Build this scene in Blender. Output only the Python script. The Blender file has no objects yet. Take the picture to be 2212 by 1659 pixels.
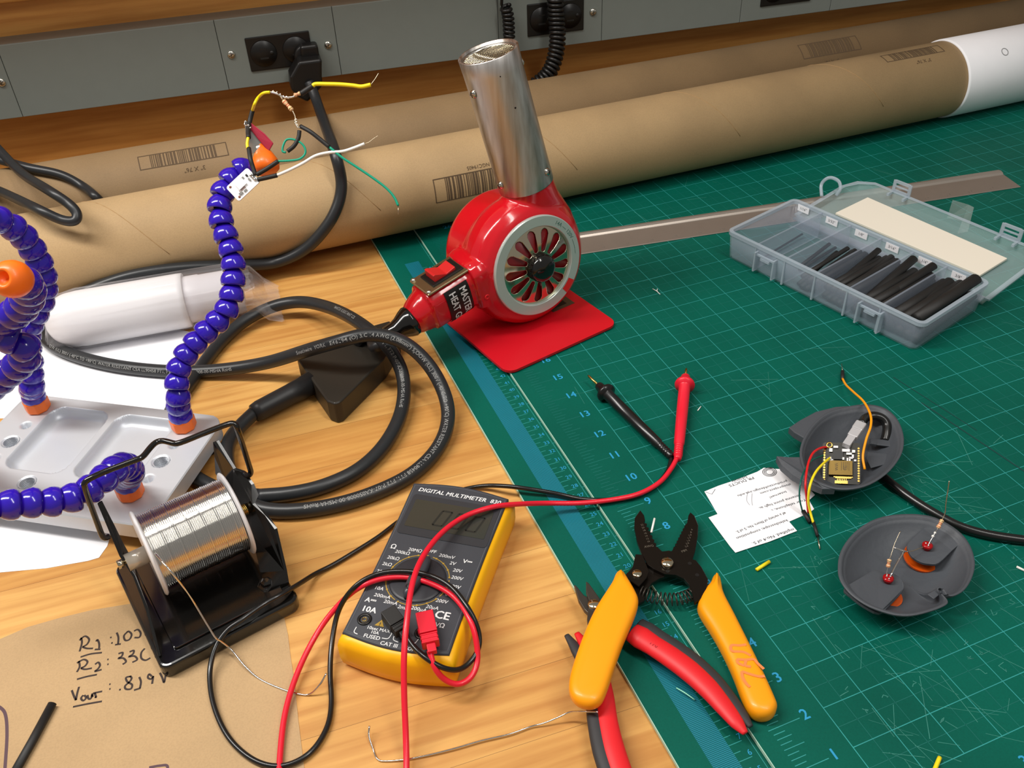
import bpy, bmesh, math, random
from mathutils import Vector, Matrix
random.seed(7)
S = 0.0254            # everything below is written in inches
SC = bpy.context.scene
COL = SC.collection
PI = math.pi

# ------------------------------------------------------------------ camera
FPX = 1979.7
ROT = [(0.92704988, -0.37325493, -0.03548618), (-0.25733397, -0.56457873, -0.78423854), (0.27268616, 0.73616004, -0.61944382)]
R0, R1, R2 = [Vector(r) for r in ROT]
CAM = Vector((-9.86867, -6.14403, 18.06377))
cd = bpy.data.cameras.new('camera'); cam = bpy.data.objects.new('camera', cd); COL.objects.link(cam)
cd.sensor_fit = 'HORIZONTAL'; cd.sensor_width = 36.0; cd.lens = 36.0 * FPX / 2212.0
cd.clip_start = 0.01; cd.clip_end = 20
M = Matrix(((R0.x, -R1.x, -R2.x), (R0.y, -R1.y, -R2.y), (R0.z, -R1.z, -R2.z))).to_4x4()
M.translation = CAM * S
cam.matrix_world = M
SC.camera = cam

# ------------------------------------------------------------------ light
w = bpy.data.worlds.new('world'); SC.world = w; w.use_nodes = True
w.node_tree.nodes['Background'].inputs[0].default_value = (1.0, 0.95, 0.88, 1)
w.node_tree.nodes['Background'].inputs[1].default_value = 0.26
def area(name, loc, target, sx, sy, power, col=(1, .965, .915)):
    l = bpy.data.lights.new(name, 'AREA'); l.shape = 'RECTANGLE'; l.size = sx * S; l.size_y = sy * S
    l.energy = power; l.color = col
    o = bpy.data.objects.new(name, l); COL.objects.link(o)
    o.location = Vector(loc) * S
    d = (Vector(target) - Vector(loc)).normalized()
    o.rotation_euler = d.to_track_quat('-Z', 'Y').to_euler()
    return o
area('ceiling_lamp', (-30, 20, 46), (-12, 12, 0), 7, 40, 18.6)
area('ceiling_lamp', (12, -14, 66), (2, 12, 0), 7, 48, 12.5)
SC.view_settings.view_transform = 'Standard'
SC.view_settings.look = 'None'
SC.view_settings.gamma = 1
SC.view_settings.use_curve_mapping = False
SC.view_settings.exposure = 0.0

# ------------------------------------------------------------------ projection helpers (photo pixel -> point at a known height)
def ray(u, v):
    return (R0 * ((u - 1106) / FPX) + R1 * ((v - 829.5) / FPX) + R2).normalized()
def W(u, v, z=0.0):
    d = ray(u, v); return CAM + d * ((z - CAM.z) / d.z)
def WD(u, v, D):
    return CAM + R0 * ((u - 1106) / FPX * D) + R1 * ((v - 829.5) / FPX * D) + R2 * D
def WP(u, v, p0, n):
    d = ray(u, v); return CAM + d * (n.dot(p0 - CAM) / n.dot(d))
WOODZ = -0.24; MATZ = -0.12

# ------------------------------------------------------------------ materials
def lin(c):
    return tuple(((x / 255) / 12.92 if x / 255 <= .04045 else ((x / 255 + .055) / 1.055) ** 2.4) for x in c) + (1,)
def mat(name, rgb, rough=.5, metal=0, coat=0, trans=0, alpha=1, ior=1.45, bump=0, bscale=400, var=0, vscale=60, spec=.5, sub=0):
    m = bpy.data.materials.new(name); m.use_nodes = True
    nt = m.node_tree; b = nt.nodes['Principled BSDF']
    c = lin(rgb)
    b.inputs['Base Color'].default_value = c
    b.inputs['Roughness'].default_value = rough
    b.inputs['Metallic'].default_value = metal
    b.inputs['Coat Weight'].default_value = coat
    b.inputs['Coat Roughness'].default_value = .08
    b.inputs['Transmission Weight'].default_value = trans
    b.inputs['Alpha'].default_value = alpha
    b.inputs['IOR'].default_value = ior
    b.inputs['Specular IOR Level'].default_value = spec
    tc = nt.nodes.new('ShaderNodeTexCoord')
    if var:
        n = nt.nodes.new('ShaderNodeTexNoise'); n.inputs['Scale'].default_value = vscale; n.inputs['Detail'].default_value = 6
        nt.links.new(tc.outputs['Object'], n.inputs['Vector'])
        r = nt.nodes.new('ShaderNodeMix'); r.data_type = 'RGBA'
        r.inputs[6].default_value = tuple(x * (1 - var) for x in c[:3]) + (1,)
        r.inputs[7].default_value = tuple(min(1, x * (1 + var)) for x in c[:3]) + (1,)
        nt.links.new(n.outputs['Fac'], r.inputs[0]); nt.links.new(r.outputs[2], b.inputs['Base Color'])
    if bump:
        n = nt.nodes.new('ShaderNodeTexNoise'); n.inputs['Scale'].default_value = bscale; n.inputs['Detail'].default_value = 4
        nt.links.new(tc.outputs['Object'], n.inputs['Vector'])
        bp = nt.nodes.new('ShaderNodeBump'); bp.inputs['Strength'].default_value = bump; bp.inputs['Distance'].default_value = .0005
        nt.links.new(n.outputs['Fac'], bp.inputs['Height']); nt.links.new(bp.outputs['Normal'], b.inputs['Normal'])
    return m
def N(nt, t, **k):
    n = nt.nodes.new(t)
    for a, v in k.items(): setattr(n, a, v)
    return n
def ramp(nt, stops, src):
    r = nt.nodes.new('ShaderNodeValToRGB'); e = r.color_ramp.elements
    while len(e) < len(stops): e.new(.5)
    for i, (p, c) in enumerate(stops): e[i].position = p; e[i].color = c
    nt.links.new(src, r.inputs[0]); return r.outputs[0]
def mixc(nt, mode, fac, a, b):
    m = nt.nodes.new('ShaderNodeMix'); m.data_type = 'RGBA'; m.blend_type = mode
    for i, x in ((0, fac), (6, a), (7, b)):
        if isinstance(x, (int, float)): m.inputs[i].default_value = x
        elif isinstance(x, tuple): m.inputs[i].default_value = x
        else: nt.links.new(x, m.inputs[i])
    return m.outputs[2]
def butcher(name, c1, c2, c3, angle=0, plank=1.7, length=17, rough=.42, contrast=1.0):
    m = mat(name, c1, rough); nt = m.node_tree; b = nt.nodes['Principled BSDF']
    tc = N(nt, 'ShaderNodeTexCoord'); mp = N(nt, 'ShaderNodeMapping'); mp.inputs['Rotation'].default_value = (0, 0, angle)
    nt.links.new(tc.outputs['Object'], mp.inputs['Vector'])
    br = N(nt, 'ShaderNodeTexBrick'); br.offset = .37; br.offset_frequency = 2
    br.inputs['Scale'].default_value = 1 / S
    br.inputs['Brick Width'].default_value = length; br.inputs['Row Height'].default_value = plank
    br.inputs['Mortar Size'].default_value = .006 if plank < 10 else 0; br.inputs['Mortar Smooth'].default_value = .5
    br.inputs['Color1'].default_value = lin(c1); br.inputs['Color2'].default_value = lin(c2)
    br.inputs['Mortar'].default_value = lin([x * .7 for x in c3])
    nt.links.new(mp.outputs[0], br.inputs['Vector'])
    s = N(nt, 'ShaderNodeMapping'); s.inputs['Scale'].default_value = (6, 110, 110); nt.links.new(mp.outputs[0], s.inputs['Vector'])
    no = N(nt, 'ShaderNodeTexNoise'); no.inputs['Scale'].default_value = 1.3; no.inputs['Detail'].default_value = 7; no.inputs['Distortion'].default_value = .25
    nt.links.new(s.outputs[0], no.inputs['Vector'])
    g = ramp(nt, [(.35, lin(c3)), (.62, (1, 1, 1, 1))], no.outputs['Fac'])
    col = mixc(nt, 'MULTIPLY', .42 * contrast, br.outputs['Color'], g)
    s2 = N(nt, 'ShaderNodeMapping'); s2.inputs['Scale'].default_value = (7, 26, 26); nt.links.new(mp.outputs[0], s2.inputs['Vector'])
    n2 = N(nt, 'ShaderNodeTexNoise'); n2.inputs['Scale'].default_value = 1; n2.inputs['Detail'].default_value = 3
    nt.links.new(s2.outputs[0], n2.inputs['Vector'])
    g2 = ramp(nt, [(.3, (.8, .72, .6, 1)), (.7, (1.03, 1.03, 1.0, 1))], n2.outputs['Fac'])
    col = mixc(nt, 'MULTIPLY', .7, col, g2)
    nt.links.new(col, b.inputs['Base Color'])
    return m
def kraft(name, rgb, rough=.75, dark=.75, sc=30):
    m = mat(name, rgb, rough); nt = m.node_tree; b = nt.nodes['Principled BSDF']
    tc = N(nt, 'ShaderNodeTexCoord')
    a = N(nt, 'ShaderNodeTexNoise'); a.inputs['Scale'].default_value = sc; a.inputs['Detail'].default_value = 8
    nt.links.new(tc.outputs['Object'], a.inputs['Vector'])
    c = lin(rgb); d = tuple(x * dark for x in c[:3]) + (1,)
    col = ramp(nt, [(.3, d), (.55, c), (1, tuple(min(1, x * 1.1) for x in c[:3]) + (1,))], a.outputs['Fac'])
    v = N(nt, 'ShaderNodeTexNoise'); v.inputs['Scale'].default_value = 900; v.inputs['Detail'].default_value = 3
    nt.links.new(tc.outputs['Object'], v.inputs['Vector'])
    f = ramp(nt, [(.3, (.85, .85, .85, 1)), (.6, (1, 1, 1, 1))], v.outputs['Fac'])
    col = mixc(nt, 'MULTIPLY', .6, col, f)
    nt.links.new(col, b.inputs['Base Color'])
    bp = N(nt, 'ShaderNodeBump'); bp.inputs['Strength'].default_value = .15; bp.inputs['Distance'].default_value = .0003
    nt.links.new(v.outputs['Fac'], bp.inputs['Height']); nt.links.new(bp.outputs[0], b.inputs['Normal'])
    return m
MT = {}
MT['wood'] = butcher('bench_maple', (228, 180, 108), (209, 155, 84), (190, 140, 80), angle=0.06)
MT['wallwood'] = butcher('oak_board', (214, 156, 84), (210, 152, 80), (180, 126, 66), angle=0.1, plank=40, length=400, rough=.5, contrast=.9)
MT['mat'] = kraft('cutting_mat_green', (0, 91, 76), .5, .8, 9)
MT['mat'].node_tree.nodes['Principled BSDF'].inputs['Specular IOR Level'].default_value = .18
MT['matline'] = mat('mat_print_pale_cyan', (44, 146, 142), .5, var=.35, vscale=45)
MT['matminor'] = mat('mat_print_faint', (12, 104, 94), .5, var=.3, vscale=40)
MT['matnum'] = mat('mat_print_blue', (38, 150, 196), .5)
MT['matband'] = mat('mat_print_band', (18, 120, 142), .5, var=.12, vscale=40)
MT['scratch'] = mat('mat_scratch', (78, 160, 146), .6, var=.4, vscale=60, alpha=.55)
MT['edge'] = mat('mat_edge', (176, 212, 192), .6)
MT['kraft'] = kraft('tube_kraft', (182, 152, 110), .7, .86, 14)
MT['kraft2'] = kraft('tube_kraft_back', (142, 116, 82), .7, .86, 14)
MT['paper_kraft'] = kraft('kraft_paper', (186, 154, 112), .75, .9, 20)
MT['ink'] = mat('ink_dark', (52, 38, 32), .7)
MT['ink_purple'] = mat('ink_marker', (86, 62, 70), .7)
MT['ink_tube'] = mat('ink_tube', (88, 70, 50), .8)
MT['whitepaper'] = mat('white_paper', (248, 248, 252), .6, var=.03)
MT['ink_black'] = mat('ink_print', (50, 50, 52), .7)
MT['greymetal'] = mat('raceway_grey', (124, 131, 126), .5, bump=.05, var=.04)
MT['darkledge'] = mat('raceway_lid', (120, 112, 98), .6)
MT['screw'] = mat('screw_zinc', (215, 215, 205), .25, 1)
MT['blackpl'] = mat('black_plastic', (20, 19, 18), .38)
MT['black_soft'] = mat('black_rubber', (34, 34, 35), .42, bump=.1)
MT['cord'] = mat('cord_rubber', (38, 40, 42), .36, bump=.2, bscale=120, var=.15)
MT['cordtext'] = mat('cord_print', (150, 150, 148), .6)
MT['blackgloss'] = mat('black_gloss', (14, 13, 12), .15, coat=.5)
MT['shrink'] = mat('heat_shrink', (30, 29, 28), .55)
MT['red'] = mat('red_enamel', (200, 10, 28), .2, coat=.6, bump=.03, bscale=900)
MT['redplate'] = mat('red_enamel_plate', (200, 14, 30), .42, bump=.1, bscale=1200)
MT['redpl'] = mat('red_plastic', (205, 35, 35), .4)
MT['steel'] = mat('steel_brushed', (190, 188, 182), .3, 1, var=.12, vscale=90)
MT['steelp'] = mat('steel_polished', (200, 198, 190), .17, 1)
MT['chrome'] = mat('nickel', (205, 195, 170), .14, 1)
MT['brass'] = mat('brass', (190, 160, 90), .25, 1)
MT['blue'] = mat('blue_bead', (46, 22, 170), .16, coat=.4)
MT['orange'] = mat('orange_nut', (252, 116, 26), .38, coat=.1)
MT['anod'] = mat('anodised_silver', (206, 210, 216), .42, .35, var=.03)
MT['anod_in'] = mat('anodised_recess', (190, 192, 196), .34, .5)
MT['white'] = mat('white_plastic', (228, 226, 228), .35)
MT['yellow'] = mat('meter_yellow', (252, 184, 4), .4)
MT['meter'] = mat('meter_grey', (58, 60, 66), .55, bump=.1, bscale=1500)
MT['lcd'] = mat('lcd_grey', (52, 55, 50), .12)
MT['lcdseg'] = mat('lcd_segment', (36, 39, 36), .3)
MT['meterwhite'] = mat('meter_print', (225, 225, 225), .6)
MT['meteryel'] = mat('meter_print_ochre', (175, 140, 50), .6)
MT['leadred'] = mat('lead_red', (228, 26, 50), .36, coat=.15)
MT['leadblack'] = mat('lead_black', (20, 20, 20), .28, coat=.15)
MT['handle'] = mat('handle_orange', (250, 160, 8), .38, coat=.1)
MT['toolblack'] = mat('tool_oxide', (32, 27, 22), .27, .6)
MT['toolgrey'] = mat('tool_grey', (70, 66, 60), .4, .6)
MT['cutred'] = mat('cutter_red', (222, 30, 38), .45)
MT['cutblack'] = mat('cutter_black', (48, 48, 50), .55)
MT['shell'] = mat('printed_grey', (72, 76, 82), .5, bump=.35, bscale=260)
MT['lens'] = mat('orange_lens', (236, 96, 20), .25, trans=.3)
MT['led'] = mat('red_led', (190, 10, 20), .12, trans=.35)
MT['pcb'] = mat('black_pcb', (30, 26, 14), .3)
MT['gold'] = mat('gold_contact', (220, 185, 100), .25, 1)
MT['bronze'] = mat('shield_bronze', (110, 90, 50), .3, 1)
MT['solder'] = mat('solder', (222, 220, 216), .13, 1)
MT['yelwire'] = mat('wire_yellow', (246, 222, 30), .4)
MT['greenwire'] = mat('wire_green', (0, 150, 118), .35)
MT['dgreenwire'] = mat('wire_dark_green', (0, 92, 80), .35)
MT['whitewire'] = mat('wire_white', (240, 238, 232), .4)
MT['orwire'] = mat('wire_orange', (250, 160, 10), .4)
MT['redwire'] = mat('wire_red', (210, 25, 30), .4)
MT['copper'] = mat('bare_wire', (200, 185, 160), .3, 1)
MT['tan'] = mat('resistor_body', (226, 186, 140), .5)
MT['band_r'] = mat('resistor_band', (190, 80, 40), .5)
MT['led_cream'] = mat('foam_cream', (232, 224, 208), .6)
def clear(name, rgb, alpha, rough=.25):
    m = mat(name, rgb, rough, alpha=alpha, coat=.3); return m
MT['frost'] = clear('frosted_box', (186, 198, 216), .26)
MT['frost2'] = clear('frosted_lid', (185, 214, 214), .24)
MT['frost_rim'] = clear('frosted_rim', (190, 204, 216), .5)
MT['film'] = clear('clear_film', (215, 225, 222), .22, .08)

# ------------------------------------------------------------------ mesh helpers
class MB:
    def __init__(s): s.v = []; s.f = []; s.sm = []
    def add(s, vs, fs, smooth=True):
        o = len(s.v); s.v += [Vector(x) for x in vs]; s.f += [tuple(i + o for i in f) for f in fs]; s.sm += [smooth] * len(fs); return s
def basis(d, up=Vector((0, 0, 1))):
    d = Vector(d).normalized(); s = d.cross(up)
    if s.length < 1e-4: s = d.cross(Vector((0, 1, 0)))
    s.normalize(); return d, s, s.cross(d).normalized()
def box(m, c, sx, sy, sz, ax=Vector((1, 0, 0)), az=Vector((0, 0, 1))):
    ax = Vector(ax).normalized(); az = Vector(az).normalized(); ay = az.cross(ax)
    c = Vector(c)
    vs = [c + ax * (sx / 2 * i) + ay * (sy / 2 * j) + az * (sz / 2 * k) for i in (-1, 1) for j in (-1, 1) for k in (-1, 1)]
    m.add(vs, [(0, 1, 3, 2), (4, 6, 7, 5), (0, 4, 5, 1), (2, 3, 7, 6), (0, 2, 6, 4), (1, 5, 7, 3)], False); return m
def prism(m, pts, h, up=Vector((0, 0, 1)), smooth=False):
    pts = [Vector(p) for p in pts]; n = len(pts)
    a = Vector((0, 0, 0))
    for i in range(n): a += pts[i].cross(pts[(i + 1) % n])
    if a.dot(up) < 0: pts = pts[::-1]
    top = [p + up * h for p in pts]
    m.add(pts + top, [tuple(range(n))[::-1], tuple(range(n, 2 * n))] + [(i, (i + 1) % n, n + (i + 1) % n, n + i) for i in range(n)], smooth); return m
def roundrect(o, ax, ay, x0, x1, y0, y1, r, n=6):
    out = []
    for cx, cy, a0 in ((x1 - r, y0 + r, -90), (x1 - r, y1 - r, 0), (x0 + r, y1 - r, 90), (x0 + r, y0 + r, 180)):
        for k in range(n + 1):
            t = math.radians(a0 + 90 * k / n); out.append(o + ax * (cx + r * math.cos(t)) + ay * (cy + r * math.sin(t)))
    return out
def smoothpath(P, k=6, closed=False):
    P = [Vector(p) for p in P]; out = []; n = len(P)
    if n < 3: return P
    for i in range(n - 1 if not closed else n):
        p0 = P[i - 1] if (i > 0 or closed) else P[0] * 2 - P[1]
        p1 = P[i]; p2 = P[(i + 1) % n]; p3 = P[(i + 2) % n] if (i + 2 < n or closed) else P[-1] * 2 - P[-2]
        # centripetal-like tangents
        for j in range(k):
            t = j / k
            out.append(.5 * ((2 * p1) + (p2 - p0) * t + (2 * p0 - 5 * p1 + 4 * p2 - p3) * t * t + (3 * p1 - p0 - 3 * p2 + p3) * t ** 3))
    if not closed: out.append(P[-1])
    return out
def relax(P, it=2):
    P = [Vector(p) for p in P]
    for _ in range(it):
        Q = [P[0]] + [(P[i - 1] + P[i] * 2 + P[i + 1]) / 4 for i in range(1, len(P) - 1)] + [P[-1]]
        P = Q
    return P
def tube(m, path, r, n=12, cap=True, flat=1.0, up=Vector((0, 0, 1))):
    P = [Vector(p) for p in path]; L = len(P)
    rs = r if isinstance(r, (list, tuple)) else [r] * L
    vs = []; fs = []
    prev = None
    for i, p in enumerate(P):
        t = (P[min(i + 1, L - 1)] - P[max(i - 1, 0)])
        if t.length < 1e-9: t = Vector((0, 0, 1))
        t.normalize()
        if prev is None: s = t.cross(up); s = s if s.length > 1e-3 else t.cross(Vector((0, 1, 0)))
        else: s = prev - t * prev.dot(t)
        s.normalize(); prev = s.copy(); b = s.cross(t).normalized()
        for k in range(n):
            a = 2 * PI * k / n; vs.append(p + s * (math.cos(a) * rs[i]) + b * (math.sin(a) * rs[i] * flat))
    for i in range(L - 1):
        for k in range(n): fs.append((i * n + k, i * n + (k + 1) % n, (i + 1) * n + (k + 1) % n, (i + 1) * n + k))
    if cap: fs.append(tuple(range(n))); fs.append(tuple(range((L - 1) * n, L * n))[::-1])
    m.add(vs, fs, True); return m
def lathe(m, o, ax, prof, n=48, smooth=True, x=None):
    """prof: list of (radius, distance along axis)"""
    d, s, b = basis(ax) if x is None else (Vector(ax).normalized(), Vector(x).normalized(), Vector(x).cross(Vector(ax)).normalized())
    o = Vector(o); vs = []; fs = []; L = len(prof)
    for (r, h) in prof:
        for k in range(n):
            a = 2 * PI * k / n; vs.append(o + d * h + s * (math.cos(a) * max(r, 1e-4)) + b * (math.sin(a) * max(r, 1e-4)))
    for i in range(L - 1):
        for k in range(n): fs.append((i * n + k, i * n + (k + 1) % n, (i + 1) * n + (k + 1) % n, (i + 1) * n + k))
    m.add(vs, fs, smooth); return m
def disc(m, o, ax, r, h, n=32, bev=0.0):
    pr = [(0, 0), (r, 0), (r, h - bev)] + ([(r - bev, h)] if bev else [(r, h)]) + [(0, h)]
    return lathe(m, o, ax, pr, n, False)
def sphere(m, c, r, ax=Vector((0, 0, 1)), sz=1.0, n=14):
    pr = [(r * math.sin(PI * i / n), -r * sz * math.cos(PI * i / n)) for i in range(n + 1)]
    return lathe(m, c, ax, pr, n + 6)
def ribbon(m, P, wd, up=Vector((0, 0, 1)), lift=0.0):
    P = [Vector(p) for p in P]; vs = []
    for i, p in enumerate(P):
        t = (P[min(i + 1, len(P) - 1)] - P[max(i - 1, 0)]).normalized(); s = t.cross(up).normalized()
        vs += [p - s * wd / 2 + up * lift, p + s * wd / 2 + up * lift]
    m.add(vs, [(2 * i, 2 * i + 1, 2 * i + 3, 2 * i + 2) for i in range(len(P) - 1)], False); return m
_tc = {}
def glyphs(s, align='CENTER'):
    k = (s, align)
    if k not in _tc:
        c = bpy.data.curves.new('t', 'FONT'); c.body = s; c.align_x = align; c.align_y = 'CENTER'; c.size = 1; c.resolution_u = 2
        o = bpy.data.objects.new('t', c); me = o.to_mesh()
        _tc[k] = ([v.co.copy() for v in me.vertices], [tuple(p.vertices) for p in me.polygons])
        o.to_mesh_clear(); bpy.data.objects.remove(o); bpy.data.curves.remove(c)
    return _tc[k]
def text(m, s, o, xd, yd, size, align='CENTER', bold=0.0, shear=0.0, fn=None, sx=1.0):
    vs, fs = glyphs(s, align); o = Vector(o)
    offs = [(0, 0)] if not bold else [(0, 0), (bold, 0), (-bold, 0), (0, bold)]
    for k, (dx, dy) in enumerate(offs):
        if fn: m.add([fn((v.x * sx + dx + shear * v.y) * size, (v.y + dy) * size) for v in vs], fs, False)
        else: m.add([o + xd * ((v.x * sx + dx + shear * v.y) * size) + yd * ((v.y + dy) * size) + xd.cross(yd) * (k * .0006) for v in vs], fs, False)
    return m
ORG = {}
def thing(name, label, cat, loc, group=None):
    o = bpy.data.objects.new(name, None); COL.objects.link(o); o.location = Vector(loc) * S; o.empty_display_size = .01
    o['label'] = label; o['category'] = cat
    if group: o['group'] = group
    ORG[o.name] = Vector(loc); return o
def obj(name, mb, material, parent=None, label=None, bevel=0, seg=2, sub=0, loc=None):
    org = ORG[parent.name] if parent is not None else (Vector(loc) if loc is not None else None)
    if org is None:
        xs = [v.x for v in mb.v]; ys = [v.y for v in mb.v]; zs = [v.z for v in mb.v]
        org = Vector(((min(xs) + max(xs)) / 2, (min(ys) + max(ys)) / 2, min(zs)))
    me = bpy.data.meshes.new(name); me.from_pydata([((v - org) * S)[:] for v in mb.v], [], mb.f)
    me.polygons.foreach_set('use_smooth', mb.sm); me.update()
    bm = bmesh.new(); bm.from_mesh(me); bmesh.ops.recalc_face_normals(bm, faces=bm.faces); bm.to_mesh(me); bm.free()
    o = bpy.data.objects.new(name, me); COL.objects.link(o)
    me.materials.append(MT[material] if isinstance(material, str) else material)
    if parent is not None: o.parent = parent
    else: o.location = org * S
    ORG[o.name] = org
    if label: o['label'] = label
    if bevel:
        b = o.modifiers.new('bevel', 'BEVEL'); b.width = bevel * S; b.segments = seg; b.limit_method = 'ANGLE'; b.angle_limit = math.radians(35)
    if sub:
        b = o.modifiers.new('sub', 'SUBSURF'); b.levels = sub; b.render_levels = sub
    return o
def tag(o, label, cat, group=None):
    o['label'] = label; o['category'] = cat
    if group: o['group'] = group
    return o
def structure(o): o['kind'] = 'structure'; return o
Z = Vector((0, 0, 1)); X = Vector((1, 0, 0)); Y = Vector((0, 1, 0))
def rot2(a): return Vector((math.cos(a), math.sin(a), 0))

def offs(P, d):
    n = len(P); out = []; ar = sum(P[i].x * P[(i + 1) % n].y - P[(i + 1) % n].x * P[i].y for i in range(n)); sg = 1 if ar > 0 else -1
    for i in range(n):
        t = (P[(i + 3) % n] - P[i - 3]); t.z = 0; t.normalize(); nn = Vector((-t.y, t.x, 0)) * sg
        w_ = 9
        for j in range(n):
            q = P[j] - P[i]; f = q.dot(nn)
            if f > .02 and abs(q.dot(t)) < f * .7: w_ = min(w_, q.length)
        out.append([P[i], nn, min(d, .40 * w_)])
    dd = [o_[2] for o_ in out]
    for _ in range(6): dd = [(dd[i - 1] + dd[i] * 2 + dd[(i + 1) % n]) / 4 for i in range(n)]
    return [o_[0] + o_[1] * min(dd[i], o_[2]) for i, o_ in enumerate(out)]

# ================================================================== bench, wall
bm = MB(); prism(bm, [(-41, -20, WOODZ - 1.75), (49, -20, WOODZ - 1.75), (49, 29.2, WOODZ - 1.75), (-41, 38.6, WOODZ - 1.75)], 1.75)
bench = thing('workbench', 'light maple butcher-block workbench carrying all the tools', 'workbench', (4, 5, -36))
obj('bench_top', bm, 'wood', bench, bevel=.05)
for lx, ly in ((-38, -17), (46, -17), (46, 26), (-38, 34)):
    m = MB(); box(m, (lx, ly, (-36 + WOODZ - 1.75) / 2), 3, 3, 36 + WOODZ - 1.75); obj('leg', m, 'wallwood', bench)
m = MB(); box(m, (4, 0, -36.25), 160, 120, .5); structure(obj('floor', m, mat('floor_grey', (120, 112, 102), .5)))
WA = math.radians(-6); WE = rot2(WA); WN = Vector((math.sin(WA), -math.cos(WA), 0))     # along the wall, out of the wall
WP0 = Vector((0, 34.1, 0)); _o0 = Vector((0, 33.4, 0))
def cv(s, z):                # wall coordinates read off one plane, carried to the real depth of the strip
    p = _o0 + WE * s + Z * z; d = p - CAM; t = WN.dot(WP0 - CAM) / WN.dot(d); q = CAM + d * t - WP0
    return q.dot(WE), q.z
def wpt(s, z, off=0.0): return WP0 + WE * s + WN * off + Z * z
bm = MB(); box(bm, wpt(2, 14, -1.2 - .4), 84, .8, 32, WE)
structure(obj('wall_back', bm, 'wallwood'))
# wooden rail below the raceway
ZB = cv(0, 4.15)[1]; ZT = cv(0, 7.0)[1]; ZM = (ZB + ZT) / 2; ZH = ZT - ZB
bm = MB(); box(bm, wpt(2, (ZB + WOODZ) / 2 - .01, -1.1), 84, .2, ZB - WOODZ - .03, WE)
tag(obj('wooden_rail', bm, 'wallwood', bevel=.03), 'brown oak board running along the back below the grey power strip', 'board')
# ledge line higher on the panel
bm = MB(); box(bm, wpt(2, cv(0, 8.55)[1], -1.0), 84, .4, .5, WE)
tag(obj('wooden_ledge', bm, 'wallwood', bevel=.08), 'narrow wooden lip above the grey power strip at the back', 'board')
# shelf over the back of the bench (above the picture), shades the rear tube
bm = MB(); box(bm, wpt(2, 17.4, 1.9), 84, 6.2, .8, WE)
tag(obj('wall_shelf', bm, 'wallwood', bevel=.03), 'wooden shelf mounted above the back of the bench', 'shelf')

rw = thing('power_raceway', 'grey metal power strip of screwed cover plates along the back wall', 'power strip', wpt(0, ZB, -1.2))
bm = MB(); box(bm, wpt(2, ZM, -.66), 84, 1.08, ZH, WE)
obj('channel', bm, 'darkledge', rw, label='brownish grey channel behind the cover plates')
cuts = [-27.4, -15.45, -7.2, -2.4, 4.75, 9.62, 16.6, 21.4, 40]
outl = {2: (-4.82, 5.48), 4: (7.4, 5.45), 6: (18.9, 5.45)}
for i in range(len(cuts) - 1):
    a, b = cv(cuts[i], 5.5)[0] + .01, cv(cuts[i + 1], 5.5)[0] - .01
    bm = MB(); bx = wpt((a + b) / 2, ZM, -.06)
    box(bm, bx, b - a, .12, ZH + .02, WE)
    obj('cover_plate', bm, 'greymetal', rw, bevel=.02)
for s, z in [(-15.76, 5.61), (-6.8, 5.58), (-2.78, 5.48), (9.18, 5.47), (5.2, 5.5), (17.1, 5.5)]:
    s, z = cv(s, z)
    bm = MB(); lathe(bm, wpt(s, z, -.005), WN, [(0, 0), (.17, 0), (.17, .03), (.13, .07), (.06, .09), (0, .09)], 20)
    o = obj('screw', bm, 'screw', rw)
    m2 = MB(); box(m2, wpt(s, z, .085), .2, .02, .03, (WE + Z * .5)); box(m2, wpt(s, z, .085), .03, .02, .2, (WE + Z * .5))
    obj('cross_slot', m2, 'toolgrey', o)
for k, (s, z) in outl.items():
    s, z = cv(s, z)
    m1 = MB(); box(m1, wpt(s, z, .03), 2.7, .08, 1.42, WE)
    o = obj('outlet', m1, 'blackpl', rw, label='black double outlet', bevel=.06)
    for dx in (-.68, .68):
        m2 = MB(); lathe(m2, wpt(s + dx, z, .07), WN, [(0, 0), (.56, 0), (.54, .05), (0, .05)], 28)
        f = obj('socket_face', m2, 'blackpl', o)
    m3 = MB()
    for dx in (-.68, .68):
        for dy, hh in ((.19, .28), (-.19, .34)):
            box(m3, wpt(s + dx, z + dy, .122), hh, .006, .07, WE)
        lathe(m3, wpt(s + dx + .34, z, .12), WN, [(0, 0), (.09, 0), (.09, .004), (0, .004)], 12)
    obj('socket_slots', m3, 'shrink', o)
# left branding on a spare outlet is blank; coiled cords hang in front of the strip
def coil(m, path, R, r, pitch, n=8):
    P = smoothpath(path, 10); d = [0]
    for i in range(1, len(P)): d.append(d[-1] + (P[i] - P[i - 1]).length)
    Ltot = d[-1]; turns = Ltot / pitch; steps = int(turns * 14); out = []; j = 0; side = None
    for q in range(steps + 1):
        x = Ltot * q / steps
        while j < len(d) - 2 and d[j + 1] < x: j += 1
        t = (x - d[j]) / max(1e-6, d[j + 1] - d[j]); p = P[j].lerp(P[j + 1], t); tg = (P[j + 1] - P[j]).normalized()
        side = WN.cross(tg) if side is None else side - tg * side.dot(tg); side.normalize(); b = side.cross(tg)
        a = 2 * PI * x / pitch; out.append(p + side * (math.cos(a) * R) + b * (math.sin(a) * R))
    tube(m, out, r, n); return m
def wpx(u, v, off): return WP(u, v, WP0 + WN * off, WN)
bm = MB(); coil(bm, [wpx(1196, -60, .55), wpx(1199, 0, .6), wpx(1202, 40, .7), wpx(1204, 90, 1.0), wpx(1196, 135, 1.3), wpx(1180, 165, 1.45), wpx(1155, 186, 1.5)], .3, .09, .2)
core = [wpx(1155, 186, 1.5), wpx(1142, 190, 1.4)]
tube(bm, core, .09, 8)
tag(obj('coiled_cord', bm, 'blackpl'), 'thick black coiled cord hanging in front of the outlet behind the heat gun', 'cord')
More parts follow.
